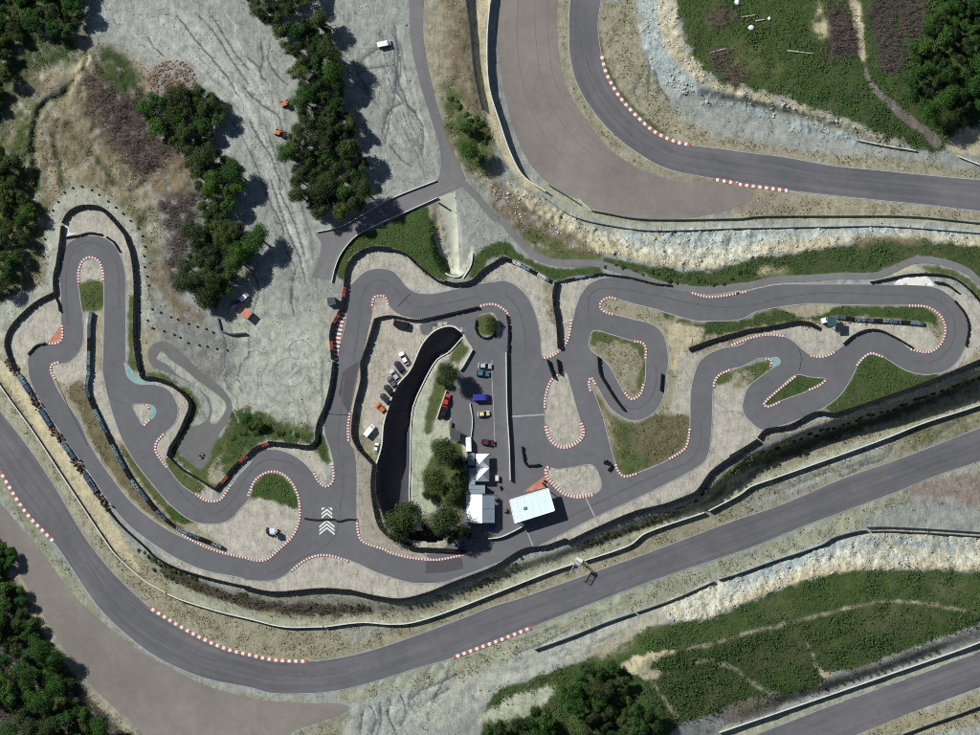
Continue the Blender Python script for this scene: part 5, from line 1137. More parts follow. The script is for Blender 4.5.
# square sign on a post in the gravel island, with a tyre ring
o = np.array(P3(272.5, 530.5)); t = empty('post_sign', tuple(o), 0, 'square pale sign on a post ringed by tyres in the kerbed gravel island', 'sign')
MB().tube((0, 0, -.1), (0, 0, 2.6), .12, 8).build('post', 'steel', t); MB().box((0, 0, 2.2), (1.5, 1.5, 1.1), .1).build('sign_box', mat('pale_blue_panel', (.55, .66, .78), .4, .08), t)
rg = MB()
for k in range(9):
    a = math.radians(150 + k * 27); [rg.tyre(math.cos(a) * 1.75, math.sin(a) * 1.45, j * .22) for j in range(3)]
rg.build('tyre_ring', 'tyre', t)
# white lattice mast beside the straight
o = np.array(P3(577, 565)); t = empty('lattice_mast', tuple(o), -.45, 'pale lattice mast beside the gap in the straight wall', 'mast')
for sx in (-.9, .9):
    up = MB().tube((sx, 1.2, -.3), (sx, 1.2, 4.6), .11).tube((sx, 1.2, 4.5), (sx, -2.6, 4.5), .11).tube((sx, -2.6, 4.5), (sx, -2.6, 4.0), .12); up.build('mast_arm', 'steel', t)
br = MB()
for k in range(6): br.tube((-.9, 1.2 - k * .75, 4.5), (.9, 1.2 - (k + (k % 2) * .6) * .75, 4.5), .07)
br.build('bracing', 'steel', t); MB().box((0, 1.6, -.2), (2.2, 1.2, .5)).build('base', 'paleconc', t)
MB().box((0, .6, 4.55), (1.6, .9, .35)).build('equipment_box', 'dullwhite', t)
# black strip standing for a gantry's shadow across the track, gate bar, hoses
hs = resample(smooth(T("b2:230,612 270,618 320,617 345,616 360,624 400,616 432,618"), False, 1), step=2.0); mb = MB()
for i in range(len(hs) - 1): mb.tube(P3(*hs[i], .22), P3(*hs[i + 1], .22), .26, 8)
tag(mb.build('shadow_strip', 'tyre'), 'black strip across the track through the chevrons, standing for a gantry shadow', 'strip')
o = np.array(P3(442.8, 205.5)); t = empty('gate_barrier', tuple(o), -.55, 'black swing barrier at the top of the concrete ramp', 'gate')
MB().box((0, 0, .7), (3.0, .45, .3)).build('bar', 'blackp', t); MB().box((-1.5, 0, -.2), (.4, .5, 1.2)).build('post', 'steel', t); MB().box((1.5, 0, -.2), (.25, .3, 1.0)).build('post', 'steel', t)
wall("p:222,331 231,334 240,333.5 246,333", 1.2, .5, 'curved black low wall below the orange-roofed hut', 'roofgreyd', 'low_wall')
wall("p:218,318 221,330", .8, .4, 'short black low wall left of the orange-roofed hut', 'roofgreyd', 'low_wall')

# ------------------------------------------------------------------ vehicles
def loft(st, ring):
    mb = MB(); n = None
    for s in st:
        r = ring(*s); n = len(r); mb.v.extend(r)
    for i in range(len(st) - 1):
        for k in range(n): mb.f.append((i*n + k, i*n + (k+1) % n, (i+1)*n + (k+1) % n, (i+1)*n + k))
    mb.f.append(tuple(range(n))[::-1]); mb.f.append(tuple(range((len(st)-1)*n, len(st)*n))); return mb
def car_proto(van=False):
    root = empty('parked_van' if van else 'parked_car', (0, 0, 0))
    ring = lambda x, w, z0, t: [(x, -w*.92, z0), (x, -w, z0+.25), (x, -w*.97, t-.12), (x, -w*.86, t), (x, w*.86, t), (x, w*.97, t-.12), (x, w, z0+.25), (x, w*.92, z0)]
    if van:
        st = [(-2.4, .86, .35, 1.9), (-2.3, .95, .3, 2.05), (1.1, .95, .3, 2.05), (1.5, .94, .3, 1.9), (1.75, .93, .3, 1.25), (2.3, .88, .3, 1.05), (2.45, .75, .4, .8)]
        loft(st, ring).build('body', None, root)
        MB().add([(1.12, -.8, 2.02), (1.12, .8, 2.02), (1.74, .8, 1.3), (1.74, -.8, 1.3), (1.16, -.8, 2.07), (1.16, .8, 2.07), (1.80, .8, 1.34), (1.80, -.8, 1.34)], [(0, 1, 2, 3), (4, 7, 6, 5), (0, 3, 7, 4), (1, 5, 6, 2), (3, 2, 6, 7), (0, 4, 5, 1)]).build('windscreen', 'glass', root)
        wx, fx, rx = (-1.5, 1.55), 2.38, -2.42
    else:
        st = [(-2.05, .68, .4, .72), (-1.95, .8, .32, .88), (-1.2, .86, .28, .93), (.5, .87, .28, .93), (1.3, .85, .28, .86), (1.85, .78, .32, .74), (2.03, .62, .4, .6)]
        loft(st, ring).build('body', None, root)
        g = MB(); g.add([(-1.75, -.76, .9), (.95, -.76, .9), (.95, .76, .9), (-1.75, .76, .9), (-1.25, -.6, 1.38), (.15, -.6, 1.4), (.15, .6, 1.4), (-1.25, .6, 1.38)], [(0, 3, 2, 1), (4, 5, 6, 7), (0, 1, 5, 4), (1, 2, 6, 5), (2, 3, 7, 6), (3, 0, 4, 7)]).build('windows', 'glass', root)
        r = MB(); r.add([(-1.28, -.6, 1.37), (.12, -.6, 1.39), (.12, .6, 1.39), (-1.28, .6, 1.37), (-1.2, -.52, 1.45), (.05, -.52, 1.47), (.05, .52, 1.47), (-1.2, .52, 1.45)], [(0, 3, 2, 1), (4, 5, 6, 7), (0, 1, 5, 4), (1, 2, 6, 5), (2, 3, 7, 6), (3, 0, 4, 7)]).build('roof', None, root)
        wx, fx, rx = (-1.25, 1.25), 1.93, -1.98
    for x in wx:
        for sy in (-1, 1):
            w = MB().tube((x, sy * .68, .31), (x, sy * .90, .31), .31, 12).build('wheel', 'tyre', root); MB().tube((x, sy * .88, .31), (x, sy * .915, .31), .18, 8).build('rim', 'steel', w)
    for sy in (-1, 1):
        MB().box((fx, sy * .58, .55), (.16, .3, .12)).build('headlight', 'roofwhite', root); MB().box((rx, sy * .62, .62), (.1, .22, .14)).build('tail_light', 'red', root)
        MB().box((.75, sy * .95, .92), (.14, .16, .12)).build('mirror', 'blackp', root)
    return root
CARP, VANP = car_proto(), car_proto(True)
PAINT = {}
def paintm(col):
    if col not in PAINT:
        rgb = dict(white=(.8, .8, .8), black=(.012, .012, .014), darkblue=(.02, .022, .045), orange=(.55, .13, .04), red=(.45, .035, .03), blue=(.035, .04, .28), yellow=(.62, .57, .33), teal=(.06, .15, .19), maroon=(.09, .02, .03), silver=(.42, .44, .46), grey=(.10, .10, .12))[col]
        PAINT[col] = mat('car_paint_' + col, rgb, .35, .06, 1, 0, 0, .5)
    return PAINT[col]
used = set()
def vehicle(u, v, deg, col, label, van=False, sc=1.0, lot='vehicles parked in the middle'):
    p = VANP if van else CARP
    r = p if p.name not in used else copy_tree(p); used.add(p.name)
    r.location = P3(u, v, .06); r.rotation_euler = (0, 0, math.radians(deg)); r.scale = (sc, sc, sc); tag(r, label, 'van' if van else 'car', lot)
    for ch in r.children:
        if ch.name.split('.')[0] in ('body', 'roof'):
            if not ch.data.materials: ch.data.materials.append(paintm(col))
            ch.material_slots[0].link = 'OBJECT'; ch.material_slots[0].material = paintm(col)
    return r
vehicle(401.5, 324.3, -12, 'black', 'long black van at the top of the car park', True)
vehicle(403.8, 358.3, 118, 'white', 'white car, topmost in the car park row')
vehicle(399.3, 367, 125, 'darkblue', 'dark blue car, second in the car park row')
vehicle(394.8, 375.2, 128, 'silver', 'silver car, third in the car park row')
vehicle(392.3, 382.2, 128, 'grey', 'dark grey car, fourth in the car park row')
vehicle(389.3, 390.5, 131, 'black', 'black car, fifth in the car park row')
vehicle(385.6, 399, 133, 'darkblue', 'dark blue car with pale rear, next to the orange car')
vehicle(380.8, 408, 137, 'orange', 'orange car at the lower end of the car park row')
vehicle(446.6, 400.2, 75, 'red', 'red car beside the short pale wall')
vehicle(444.2, 411.8, 72, 'black', 'black car just below the red car')
vehicle(481, 397.4, 2, 'blue', 'long blue van in the paddock', True)
vehicle(483.6, 413.8, 8, 'yellow', 'pale yellow car in the paddock', sc=.9)
vehicle(482.5, 373.4, -4, 'teal', 'dark teal car in the paddock above the blue van')
vehicle(485, 365.8, -5, 'silver', 'silver car at the top of the paddock bays')
vehicle(468.7, 444.4, 92, 'white', 'white van left of the maroon car', True, .9)
vehicle(488, 442.4, -8, 'maroon', 'maroon car above the pyramid tents')
vehicle(384, 44, 12, 'white', 'white van alone on the upper gravel lot', True, .85, None)
vehicle(369.5, 430.5, 50, 'white', 'white van in the lower corner of the car park', True, .85)
vehicle(376.3, 447.5, 80, 'white', 'small white car wedged against the sunken road wall', False, .7)
vehicle(237, 303.5, 35, 'darkblue', 'dark blue van beside the orange-roofed hut', True, .9, None)
vehicle(243, 298, 40, 'white', 'white and red truck above the orange-roofed hut', True, .8, None)
# small orange loaders on the gravel
def loader(u, v, deg, label):
    t = empty('loader', P3(u, v), math.radians(deg), label, 'loader', 'orange loaders by the pine grove')
    om = mat('machine_orange', (.52, .16, .06), .5, .2)
    MB().box((-.3, 0, .5), (2.2, 1.3, .8), 0, .9).build('body', om, t); MB().box((-.4, 0, 1.3), (1.1, 1.1, .9), 0, .85).build('cab', 'glass', t); MB().box((-.4, 0, 2.18), (1.2, 1.2, .1)).build('cab_roof', om, t)
    MB().add([(1.2, -.9, .1), (2.0, -.9, .1), (1.9, -.9, .2), (1.3, -.9, .8), (1.2, .9, .1), (2.0, .9, .1), (1.9, .9, .2), (1.3, .9, .8)], [(0, 1, 2, 3), (7, 6, 5, 4), (0, 4, 5, 1), (1, 5, 6, 2), (2, 6, 7, 3), (3, 7, 4, 0)]).build('bucket', 'steel', t)
    for sy in (-1, 1):
        MB().tube((.5, sy * .55, .9), (1.35, sy * .55, .45), .08).build('arm', om, t)
        for x in (-.95, .5): MB().tube((x, sy * .6, .45), (x, sy * .92, .45), .45, 12).build('wheel', 'tyre', t)
loader(286, 103.5, 20, 'upper orange loader on the gravel beside the pine grove'); loader(279.5, 133, -15, 'lower orange loader on the gravel beside the pine grove')
def kart(u, v, deg, col, label):
    t = empty('kart', P3(u, v, .07), math.radians(deg), label, 'kart', 'karts standing around the site')
    MB().box((0, 0, .12), (1.7, .5, .08)).build('frame', 'steel', t); MB().box((.75, 0, .15), (.4, 1.0, .22), 0, .7).build('nose', paintm(col), t)
    MB().box((-.25, 0, .18), (.5, .45, .45), 0, .8).build('seat', 'blackp', t); MB().box((-.3, .52, .15), (.8, .22, .3)).build('side_pod', paintm(col), t); MB().box((-.3, -.52, .15), (.8, .22, .3)).build('side_pod', paintm(col), t)
    MB().tube((.3, 0, .5), (.36, 0, .54), .16, 10).build('steering_wheel', 'blackp', t)
    for x in (-.65, .6):
        for sy in (-1, 1): MB().tube((x, sy * .45, .15), (x, sy * .68, .15), .15, 10).build('wheel', 'tyre', t)
kart(201.5, 455.5, 50, 'grey', 'dark kart on the small training loop'); kart(456, 543, 30, 'blue', 'blue kart under the trees at the foot of the paddock'); kart(460, 540.5, 60, 'silver', 'silver kart beside the blue one at the foot of the paddock')
kart(473.5, 541, 35, 'orange', 'orange kart at the foot of the paddock'); kart(461.5, 545, 10, 'blue', 'second blue kart, right of the first at the foot of the paddock')

# clutter in the paddock
def tyre_pile(u, v, n, label):
    t = empty('tyre_pile', P3(u, v, .05), 0, label, 'tyre pile', 'tyre piles in the paddock'); mb = MB()
    for k in range(n):
        a, d = random.uniform(0, 6.28), random.uniform(0, 1.1) * n ** .3 * .4; [mb.tyre(math.cos(a) * d, math.sin(a) * d, j * .2, .28, .13, .19, 8) for j in range(random.randint(1, 4))]
    mb.build('tyres', 'tyre', t)['kind'] = 'stuff'
tyre_pile(497, 500, 9, 'small tyre pile right of the gabled tent'); tyre_pile(469, 535, 12, 'tyre pile below the gabled tent'); tyre_pile(466, 462, 6, 'small tyre pile left of the grey sheds'); tyre_pile(502, 488, 5, 'tyre pile at the foot of the pit wall'); tyre_pile(606, 463, 8, 'tyre pile by the lower corner of the brown verge'); tyre_pile(544, 483, 5, 'tyre pile on the orange wedge')
def crate(u, v, deg, col, w, d, h, label):
    t = empty('crate', P3(u, v, .05), math.radians(deg), label, 'crate', 'crates in the paddock'); MB().box((0, 0, 0), (w, d, h)).build('box', mat('crate_' + col[0], col[1], .6, .3), t); MB().box((0, 0, h), (w * 1.04, d * 1.04, .08)).build('lid', mat('crate_lid_' + col[0], tuple(c * .8 for c in col[1]), .6, .3), t)
crate(463, 470, 10, ('grey', (.3, .3, .3)), 1.2, .8, .9, 'grey crate left of the long grey shed'); crate(497, 478, 0, ('white', (.7, .7, .7)), 1.0, 1.6, 1.0, 'white crate right of the lower pyramid tent'); crate(493, 528, 20, ('blue', (.05, .08, .3)), 1.6, 1.0, 1.0, 'blue crate below the gabled tent'); crate(505, 510, 15, ('brown', (.2, .13, .08)), 1.0, 1.0, .9, 'brown crate left of the white-roofed pavilion'); crate(470.5, 449.5, 0, ('pale', (.5, .5, .46)), 1.0, .7, .7, 'pale crate below the white van')

# ------------------------------------------------------------------ trees: tapered trunk with limbs, crown of many leaf clumps
def crown_mesh(name, m, seed, R=3.0, Hh=3.4, z0=2.6, lobes=9, n=4600, ls=.30, flat=.8):
    r = np.random.default_rng(seed); C = []
    for k in range(lobes):
        a = 2 * math.pi * k / max(lobes - 1, 1) + r.uniform(-.5, .5); d = 0 if k == 0 else R * r.uniform(.25, .72)
        C.append((math.cos(a) * d, math.sin(a) * d, z0 + Hh * (r.uniform(.2, .66) if k else .72), R * r.uniform(.28, .60)))
    C = np.array(C); w = C[:, 3] ** 2; k = r.choice(lobes, n, p=w / w.sum())
    d = r.normal(size=(n, 3)); d[:, 2] = np.abs(d[:, 2]) * .9 + d[:, 2] * .1; d /= np.linalg.norm(d, axis=1)[:, None]
    rad = C[k, 3] * (r.random(n) ** .4) * r.uniform(.8, 1.12, n)
    p = C[k, :3] + d * rad[:, None] * [1, 1, flat]
    nrm = d + r.normal(size=(n, 3)) * .55; nrm /= np.linalg.norm(nrm, axis=1)[:, None]
    t = np.cross(nrm, r.normal(size=(n, 3))); t /= np.linalg.norm(t, axis=1)[:, None]; b = np.cross(nrm, t)
    s = (ls * r.uniform(.6, 1.3, n))[:, None]; V = np.stack([p - t*s*.5, p - b*s*.32, p + t*s*.55, p + b*s*.34], 1).reshape(-1, 3)
    return npmesh(name, V, np.arange(n * 4).reshape(-1, 4), m)
def trunk_mesh(seed, R=3.0, h=4.6):
    r = random.Random(seed); mb = MB().tube((0, 0, -.5), (.05, .03, h * .5), .24, 7, .17).tube((.05, .03, h * .5), (0, .1, h * .95), .17, 6, .06)
    for k in range(6):
        a = k * 1.05 + r.uniform(-.3, .3); z = h * r.uniform(.4, .7); mb.tube((.04, .03, z), (math.cos(a) * R * .6, math.sin(a) * R * .6, z + h * .28), .09, 5, .03)
    return mb.mesh('trunk')
KINDS_ = {}
for nm, mt, sds, kw in (('pine_tree', 'pine', 5, dict(lobes=14, Hh=4.0, ls=.28)), ('broadleaf_tree', 'broad', 5, dict(lobes=15, Hh=3.2, ls=.32)), ('olive_tree', 'olive', 3, dict(lobes=12, Hh=2.8, ls=.28)), ('shrub', 'tuft', 4, dict(lobes=6, Hh=1.4, z0=.0, n=1400, ls=.42, R=2.6))):
    KINDS_[nm] = [(crown_mesh('crown', mt, 40 + k * 7 + len(nm), **kw), trunk_mesh(k) if nm != 'shrub' else MB().tube((0, 0, -.4), (.1, 0, .8), .15, 6, .05).tube((0, 0, 0), (-.5, .3, .9), .1, 5, .03).mesh('stem')) for k in range(sds)]
KINDS_['big'] = {k: [(crown_mesh('crown', mt, 90 + q, lobes=20, Hh=3.0, ls=.20, n=11000), trunk_mesh(q)) for q in range(2)] for k, mt in (('pine_tree', 'pine'), ('olive_tree', 'olive'), ('broadleaf_tree', 'broad'))}
def tree(kind, u, v, rpx, label, group, hs=1.0, cat='tree'):
    c, t = random.choice(KINDS_['big'][kind] if rpx > 11.4 and kind != 'shrub' else KINDS_[kind]); r = rpx * S / 3.0
    o = empty(kind, P3(u, v), random.uniform(0, 6.28), label, cat, group); q_ = random.uniform(.84, 1.2); o.scale = (r * q_, r / q_, r * hs)
    for nm, me in (('crown', c), ('trunk' if kind != 'shrub' else 'stem', t)):
        ob = bpy.data.objects.new(nm, me); COLL.objects.link(ob); ob.parent = o
        if not me.materials: me.materials.append(M['bark'])
    return o
_o1 = ['first', 'second', 'third', 'fourth', 'fifth', 'sixth', 'seventh', 'eighth', 'ninth']
ORD = _o1 + ['tenth', 'eleventh', 'twelfth', 'thirteenth', 'fourteenth', 'fifteenth', 'sixteenth', 'seventeenth', 'eighteenth', 'nineteenth', 'twentieth'] + ['twenty-' + k for k in _o1] + ['thirtieth'] + ['thirty-' + k for k in _o1] + ['fortieth'] + ['forty-' + k for k in _o1] + ['fiftieth'] + ['fifty-' + k for k in _o1]
BANDS = {1: [''], 2: ['upper half of', 'lower half of'], 3: ['upper third of', 'middle third of', 'lower third of'], 4: ['top row of', 'upper middle of', 'lower middle of', 'bottom row of'],
         5: ['top row of', 'upper part of', 'middle of', 'lower part of', 'bottom row of'], 6: ['top row of', 'upper part of', 'upper middle of', 'lower middle of', 'lower part of', 'bottom row of']}
def wood(s, kinds, rmin, rmax, phrase, group, seed, clear=.72, hs=(1.0, 1.4), bands=6, fill=3000):
    P = smooth(T(s), True, 3); r = random.Random(seed); got = []; rn = np.random.default_rng(seed)
    x0, y0 = np.maximum(P.min(0), -22); x1, y1 = np.minimum(P.max(0), (1002, 757))
    Q = np.c_[rn.uniform(x0, x1, fill), rn.uniform(y0, y1, fill)]; Q = Q[inpoly(Q[:, 0], Q[:, 1], P)]
    for u, v in Q.tolist():
        rad = r.uniform(rmin, rmax)
        if all((u - a) ** 2 + (v - b) ** 2 > ((rad + c) * clear) ** 2 for a, b, c in got): got.append((u, v, rad))
    got.sort(key=lambda g: g[1]); nb = min(bands, max(1, len(got) // 3)); per = math.ceil(len(got) / nb)
    for b in range(nb):
        for i, (u, v, rad) in enumerate(sorted(got[b * per:(b + 1) * per])):
            k = r.choice(kinds); w = {'pine_tree': 'dark pine', 'broadleaf_tree': 'leafy green tree', 'olive_tree': 'grey-green tree'}[k]
            tree(k, u, v, rad, ('%s, %s from left, %s %s' % (w, ORD[i], BANDS[nb][b], phrase)).replace('  ', ' '), group, r.uniform(*hs))
PN, BR, OL = 'pine_tree', 'broadleaf_tree', 'olive_tree'
wood("b0:225,80 290,50 330,110 340,200 360,300 375,400 410,470 430,560 460,640 470,735;b1:470,80 430,125 370,140 300,125 230,95 195,40 180,0;b0:170,640 165,570 205,510 190,470 220,420 222,330 195,260 170,190 190,130", [PN, PN, PN, OL, BR], 5.5, 13, 'the grove by the loaders', 'pines of the grove by the loaders', 1, .55, (1.2, 1.7))
wood("b0:-40,-40 280,-60 240,10 190,50 140,125 95,105 60,50 20,10", [PN], 7, 11, 'the pine clump at the top edge', 'pines of the clump at the top edge', 2, .66)
wood("a0:570,400 640,350 740,345 830,370 850,430 830,500 800,560 870,610 920,650 920,735;a1:900,60 880,150 940,200 967,250 930,330 870,420 820,480 745,450 715,400 725,300 745,200 765,100;a0:770,735 730,640 700,570 625,510 575,450", [PN, BR, PN, BR, OL], 5.5, 14, 'the wood beside the scrub', 'trees of the wood beside the scrub', 3, .54, (1.0, 1.5))
wood("a0:-80,-80 310,-80 310,60 270,130 190,120 155,60 110,120 50,165 20,300 0,420 -80,420", [BR, PN, BR, OL], 5.5, 13, 'the wood in the top left corner', 'trees in the top left corner', 4, .64)
wood("a0:-80,560 30,600 50,680 60,735;a1:90,60 120,150 95,240 60,320 0,400 -80,420", [PN, BR, OL], 6, 11, 'the wood left of the hairpin', 'trees at the left edge by the hairpin', 5, .66)
wood("a3:-60,110 60,150 110,270 160,370 210,440 270,490 280,580 320,640 400,700 450,760;p:105,760 10,760;a3:50,640 0,600 -60,600", [BR, BR, BR, OL, PN], 6, 15, 'the wood in the bottom left corner', 'trees in the bottom left corner', 6, .64)
wood("a3:-80,-40 30,10 45,60 0,95 -80,90", [BR], 5, 8, 'the clump below the left run-off', 'trees at the left edge below the run-off', 16, .7)
wood("c3:385,470 470,455 520,500 510,560 560,600 600,640 640,700 640,790 300,790 330,700 300,640 280,560 330,520", [BR, BR, OL, PN], 5, 13, 'the wood at the bottom centre', 'trees at the bottom centre', 7, .72)
wood("c3:-20,710 90,690 200,640 230,700 240,790 -20,790", [BR, OL], 6, 10, 'the thicket beside the bottom wood', 'trees left of the bottom centre wood', 8, .72)
wood("d0:770,60 830,30 900,50 967,20 1040,40;p:1005,110;d0:967,430 880,470 830,480 770,450 725,400 695,330 725,260 705,190 750,130", [BR, BR, BR, OL], 5.5, 13, 'the wood in the top right corner', 'trees in the top right corner', 9, .66)
wood("d0:800,-60 1040,-60 1040,20 900,30 820,10", [BR, OL], 7, 10, 'the wood at the top right edge', 'trees at the top edge of the right corner wood', 10, .7)
for u, v, r, k, l, h in ((470, 151, 12, BR, 'lone green tree between the access road and the top run-off', 1.1), (466, 128, 8, BR, 'smaller green tree above the lone tree by the access road', .9),
   (449, 373, 12, OL, 'dense tree at the left edge of the paddock above the red car', 1.2), (441, 380, 6, OL, 'small tree left of the dense paddock tree', 1.0), (445, 451, 16, PN, 'round dark tree below the dark shade canopy', 1.2), (434, 480, 14, OL, 'spreading tree left of the grey sheds', 1.1), (457, 463, 9, PN, 'small dark tree left of the small grey shed', 1.0), (459, 478, 8, OL, 'small tree left of the long grey shed', 1.0), (427, 494, 7, OL, 'small tree at the walkway edge above the big round tree', .9), (452, 490, 11, PN, 'dark tree between the walkway and the big gabled tent', 1.1),
   (401, 521, 20, PN, 'big round tree at the foot of the sunken road', 1.1), (445, 518, 18, OL, 'big round tree left of the big gabled tent', 1.1), (453, 536, 8, BR, 'small tree above the blue karts', 1.2), (413, 538, 10, PN, 'tree below the big round tree at the sunken road', 1.0), (462, 531, 8, PN, 'small dark tree below the gabled tent', 1.5), (491, 324, 9, OL, 'round tree in the planted bed above the paddock', .6),
   (258, 238, 14, BR, 'bright green tree at the right edge of the scrub wood', 1.1), (247, 252, 11, BR, 'bright green tree just below the right edge of the scrub wood', 1.1), (246, 418, 8, BR, 'round green bush on the bank below the gravel lot', .7), (256, 424, 7, PN, 'dark bush on the bank below the gravel lot', .8)):
    tree(k, u, v, r, l, 'single trees', h)
def row(s, step, rmin, rmax, phrase, group, jit=1.5, adj='low dark', hs=(.6, 1.0), seed=3):
    r = random.Random(seed); P = resample(smooth(T(s), False, 2), step=step); P = P[np.argsort(P[:, 0])]
    for i, p in enumerate(P):
        if -20 < p[0] < 1000: tree('shrub', p[0] + r.uniform(-jit, jit), p[1] + r.uniform(-jit, jit), r.uniform(rmin, rmax), '%s shrub, %s from left %s' % (adj, ORD[i], phrase), group, r.uniform(*hs), 'shrub')
row("c2:345,722 420,690 560,640 680,600 760,565", 5, 1.8, 3.0, 'on the bank below the diagonal straight', 'shrub row below the diagonal straight')
row("b3:640,240 700,228 780,195 860,165 967,128;c2:120,770", 5, 1.8, 3.0, 'above the straight wall left of the mast', 'shrub row left of the mast')
row("c2:800,545 880,480 967,415;d2:80,375 250,310 400,262 560,210 740,150 967,70", 7, 2.6, 4.2, 'on the steep right-hand bank', 'shrub row on the steep bank', 2)
row("a3:600,95 700,140 800,165 900,190 967,205;b3:60,225 180,238 300,235 400,238 480,245", 6, 2.4, 4.0, 'below the long left tyre barrier', 'shrub row below the left tyre barrier', 2)
row("a3:540,20 600,60 680,100 760,128", 6, 2.2, 3.5, 'below the end of the left straight', 'short shrub row below the left straight', 1.2)
row("c1:450,335 560,350 700,385 800,395 900,390;d1:0,370 100,355", 9, 2, 3.4, 'between the white rock and the service path', 'shrub row under the white rock', 3)
row("b2:-40,300 20,285 70,270 120,270 190,290", 6, 2.5, 4.5, 'on the bank below the gravel lot', 'shrubs on the bank below the gravel lot', 3, 'green')
row("b0:800,380 850,440 900,480 930,540", 7, 3, 5, 'on the verge right of the access road', 'shrubs right of the access road', 3, 'green')
row("d3:380,560 500,515 640,465 800,410", 8, 1.6, 2.6, 'above the bottom right wall', 'shrub row above the bottom right wall', 1.5)

# ------------------------------------------------------------------ loose ground cover (nobody could count it)
def sample(mask, n, seed):
    r = np.random.default_rng(seed); m = mask.ravel().astype(float)
    inside = ((GXX > -15) & (GXX < 995) & (GYY > -15) & (GYY < 750)).ravel(); m = m * inside
    k = r.choice(m.size, n, p=m / m.sum()); u = GXX.ravel()[k] + r.uniform(-.75, .75, n); v = GYY.ravel()[k] + r.uniform(-.75, .75, n)
    return u, v, r
def tufts(name, mask, n, q, size, hgt, m, label, seed, spread=.35):
    u, v, r = sample(mask, n, seed); z = zat(u, v); c = np.c_[(u - 490) * S, (367.5 - v) * S, z]; sc = r.uniform(.5, 1.5, n) ** 1.5
    p = np.repeat(c, q, 0) + np.c_[r.normal(size=(n*q, 2)) * spread, np.abs(r.normal(size=n*q)) * hgt] * np.repeat(sc, q)[:, None]
    nr = r.normal(size=(n*q, 3)) * .42 + [-.2, .15, 1.0]; nr /= np.linalg.norm(nr, axis=1)[:, None]
    t = np.cross(nr, r.normal(size=(n*q, 3))); t /= np.linalg.norm(t, axis=1)[:, None]; b = np.cross(nr, t); s = (size * np.repeat(sc, q) * r.uniform(.6, 1.3, n*q))[:, None]
    V = np.stack([p - t*s*.5, p - b*s*.3, p + t*s*.5, p + b*s*.3], 1).reshape(-1, 3)
    return tag(obj(name, npmesh(name, V, np.arange(n*q*4).reshape(-1, 4), m), None), label, name.replace('_', ' '), None, 'stuff')
free = calm > .85
patch = np.clip((fbm(GXX, GYY, 11, 91, 4) - .40) * 5, 0, 1)
wildgrass = np.clip(VEG - .3, 0, 1) * free
tufts('grass_tufts', wildgrass * (.15 + patch), 22000, 4, .32, .07, 'tuft', 'green grass and low weeds on the banks and verges', 11)
big = wildgrass * (ROUGH > .3) * np.clip((fbm(GXX, GYY, 16, 191, 4) - .47) * 8, 0, 1)
tufts('bramble_cover', big + 1e-9, 2400, 16, .34, .2, 'tuft', 'low brambles and bushes on the rough hillsides', 12, .7)
soil = ((VEG > .05) & (VEG < .6) & free & (ROUGH > .02)) * (.1 + patch)
tufts('dry_grass', soil, 12000, 4, .30, .08, 'dry', 'dry yellow grass on the verges', 13)
def twigs(n, seed):
    u, v, r = sample(np.clip(BRUSH - .3, 0, 1) * free + 1e-12, n, seed); c = np.c_[(u - 490) * S, (367.5 - v) * S, zat(u, v)]
    a = r.normal(.6, .8, n); d = np.c_[np.cos(a), np.sin(a), r.uniform(.05, .7, n)] * r.uniform(.5, 1.8, n)[:, None]; w = np.c_[-np.sin(a), np.cos(a), 0 * a] * r.uniform(.03, .09, n)[:, None]
    p0 = c + [0, 0, .1] + np.c_[0*a, 0*a, r.uniform(0, .9, n)]
    V = np.stack([p0 - w, p0 + w, p0 + d + w * .4, p0 + d - w * .4], 1).reshape(-1, 3)
    tag(obj('dead_brush', npmesh('dead_brush', V, np.arange(n*4).reshape(-1, 4), 'dead'), None), 'bare brown dead brush on the scrub slopes', 'brush', None, 'stuff')
twigs(16000, 14)
def stones(name, mask, n, smin, smax, m, label, seed):
    u, v, r = sample(mask, n, seed); c = np.c_[(u - 490) * S, (367.5 - v) * S, zat(u, v)]
    base = np.array([(1, 0, 0), (0, 1, 0), (-1, 0, 0), (0, -1, 0), (.2, .1, .8), (.1, -.2, -.6)]); sz = (smin + (smax - smin) * r.random(n) ** 3)[:, None, None]
    V = c[:, None] + base[None] * sz * r.uniform(.6, 1.4, (n, 6, 3)); f = np.array([(0, 1, 4), (1, 2, 4), (2, 3, 4), (3, 0, 4), (1, 0, 5), (2, 1, 5), (3, 2, 5), (0, 3, 5)])
    F = (np.arange(n)[:, None, None] * 6 + f[None]).reshape(-1, 3)
    tag(obj(name, npmesh(name, V.reshape(-1, 3), F, m), None), label, 'stones', None, 'stuff')
stones('rock_debris', (ROCK > .4) * free * (.2 + patch), 9000, .06, .30, 'rockm', 'broken pale rock on the bright slopes', 15)
wild = free & (VEG < .3) & (ROUGH > .05)
stones('fallen_boulders', (ROCK > .4) * free * patch, 1500, .15, .6, 'rockm', 'fallen boulders on the bright rock slopes', 25)
stones('loose_stones', wild * (.05 + patch ** 2), 12000, .05, .24, 'rockm', 'loose stones scattered over the gravel', 16)
tufts('dark_weeds', wild * (patch ** 3 + .02), 2600, 3, .24, .10, 'olive', 'small dark weeds scattered over the gravel', 17, .25)
rub = rast(smooth(T("a0:575,300 620,245 700,240 760,290 740,345 660,368 585,350"), True))
stones('rubble_pile', rub + 0., 900, .08, .45, 'brick', 'pile of red and brown rubble above the scrub wood', 18)
rub2 = rast(smooth(T("c0:840,210 967,190;d0:60,240 50,300 0,315;c0:900,300"), True))
stones('hill_rubble', rub2 + 0., 500, .08, .4, 'brick', 'reddish rubble on the top right hill', 19)
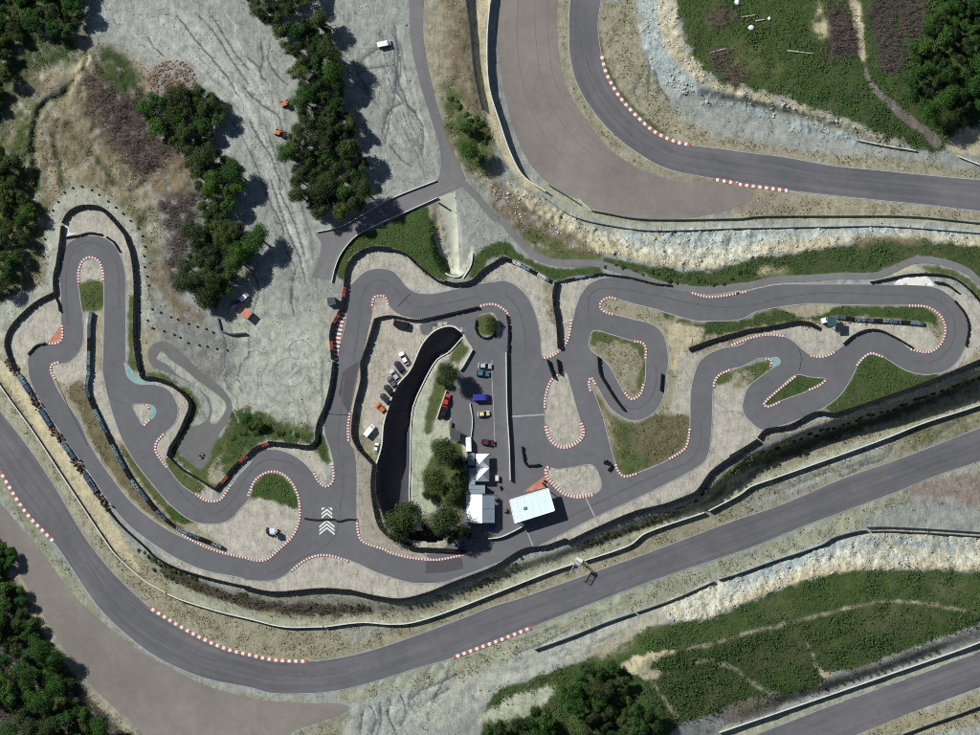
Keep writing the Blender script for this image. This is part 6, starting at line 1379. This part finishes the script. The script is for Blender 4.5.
# marker stones edging the paths: each one a small stone of its own
mk = [("a1:165,300 168,230 200,120 245,55 300,25 360,40 400,70 450,105 512,160 548,212 557,275 562,350 572,410", 'along the path round the hairpin', 'marker tyres round the hairpin'),
      ("a1:590,500 640,520 700,545 760,565 830,590", 'in the upper row above the training loop', 'upper marker tyre row'), ("a1:600,570 680,600 740,630 800,645 875,655", 'in the lower row above the training loop', 'lower marker tyre row'),
      ("a1:535,470 545,520 570,550 595,575", 'in the short row right of the hairpin', 'short marker tyre row')]
tm = MB(); [tm.tyre(0, 0, k * .2, .31, .13, .2, 9) for k in range(2)]; tme = tm.mesh('marker_tyre'); tme.materials.append(M['tyre'])
for s, l, g in mk:
    for i, p in enumerate(resample(smooth(T(s), False, 1), step=10)):
        ob = bpy.data.objects.new('marker_tyre', tme); COLL.objects.link(ob); ob.location = P3(p[0] + random.uniform(-1.6, 1.6), p[1] + random.uniform(-1.2, 1.2)); tag(ob, 'dark marker tyre, %s from left %s' % (ORD[i], l), 'tyre', g)
# pale logs and white tanks on the top right hill
def log(u0, v0, u1, v1, label, r=.22):
    mb = MB().tube(P3(u0, v0, .25), P3(u1, v1, .3), r, 7, r * .6); tag(mb.build('fallen_log', mat('bleached_wood', (.42, .38, .33), .9, .3)), label, 'log', 'fallen logs on the top right hill')
log(787, 51, 813, 54, 'long pale log left of the footpath on the top right hill'); log(710, 53, 725, 49, 'short pale log at the left of the top right hill'); log(755, 21.5, 764, 20, 'pale log beside the small white boulder'); log(742, 17.5, 755, 15.5, 'thin pale log above the large white boulder')
def boulder(u, v, r, label):
    rr = random.Random(int(u)); mb = MB(); n = 8; vs = [(0, 0, r * .9)]
    for j, (z, k) in enumerate(((.6, .7), (.1, 1), (-.4, .9))): vs += [(math.cos(a * 6.283 / n) * r * k * rr.uniform(.8, 1.2), math.sin(a * 6.283 / n) * r * k * rr.uniform(.8, 1.2), r * z) for a in range(n)]
    mb.add(vs, [(0, 1 + a, 1 + (a + 1) % n) for a in range(n)] + [(1 + j*n + a, 1 + (j+1)*n + a, 1 + (j+1)*n + (a+1) % n, 1 + j*n + (a+1) % n) for j in range(2) for a in range(n)])
    o = mb.build('boulder', mat('white_rock', (.75, .76, .76), .8, .1)); o.location = P3(u, v); tag(o, label, 'boulder', 'white boulders on the top right hill')
boulder(751, 28, .95, 'large white boulder on the top right hill'); boulder(769, 19, .55, 'small white boulder right of the large one on the hill'); boulder(737, 2.5, 1.0, 'white boulder at the top edge of the hill')
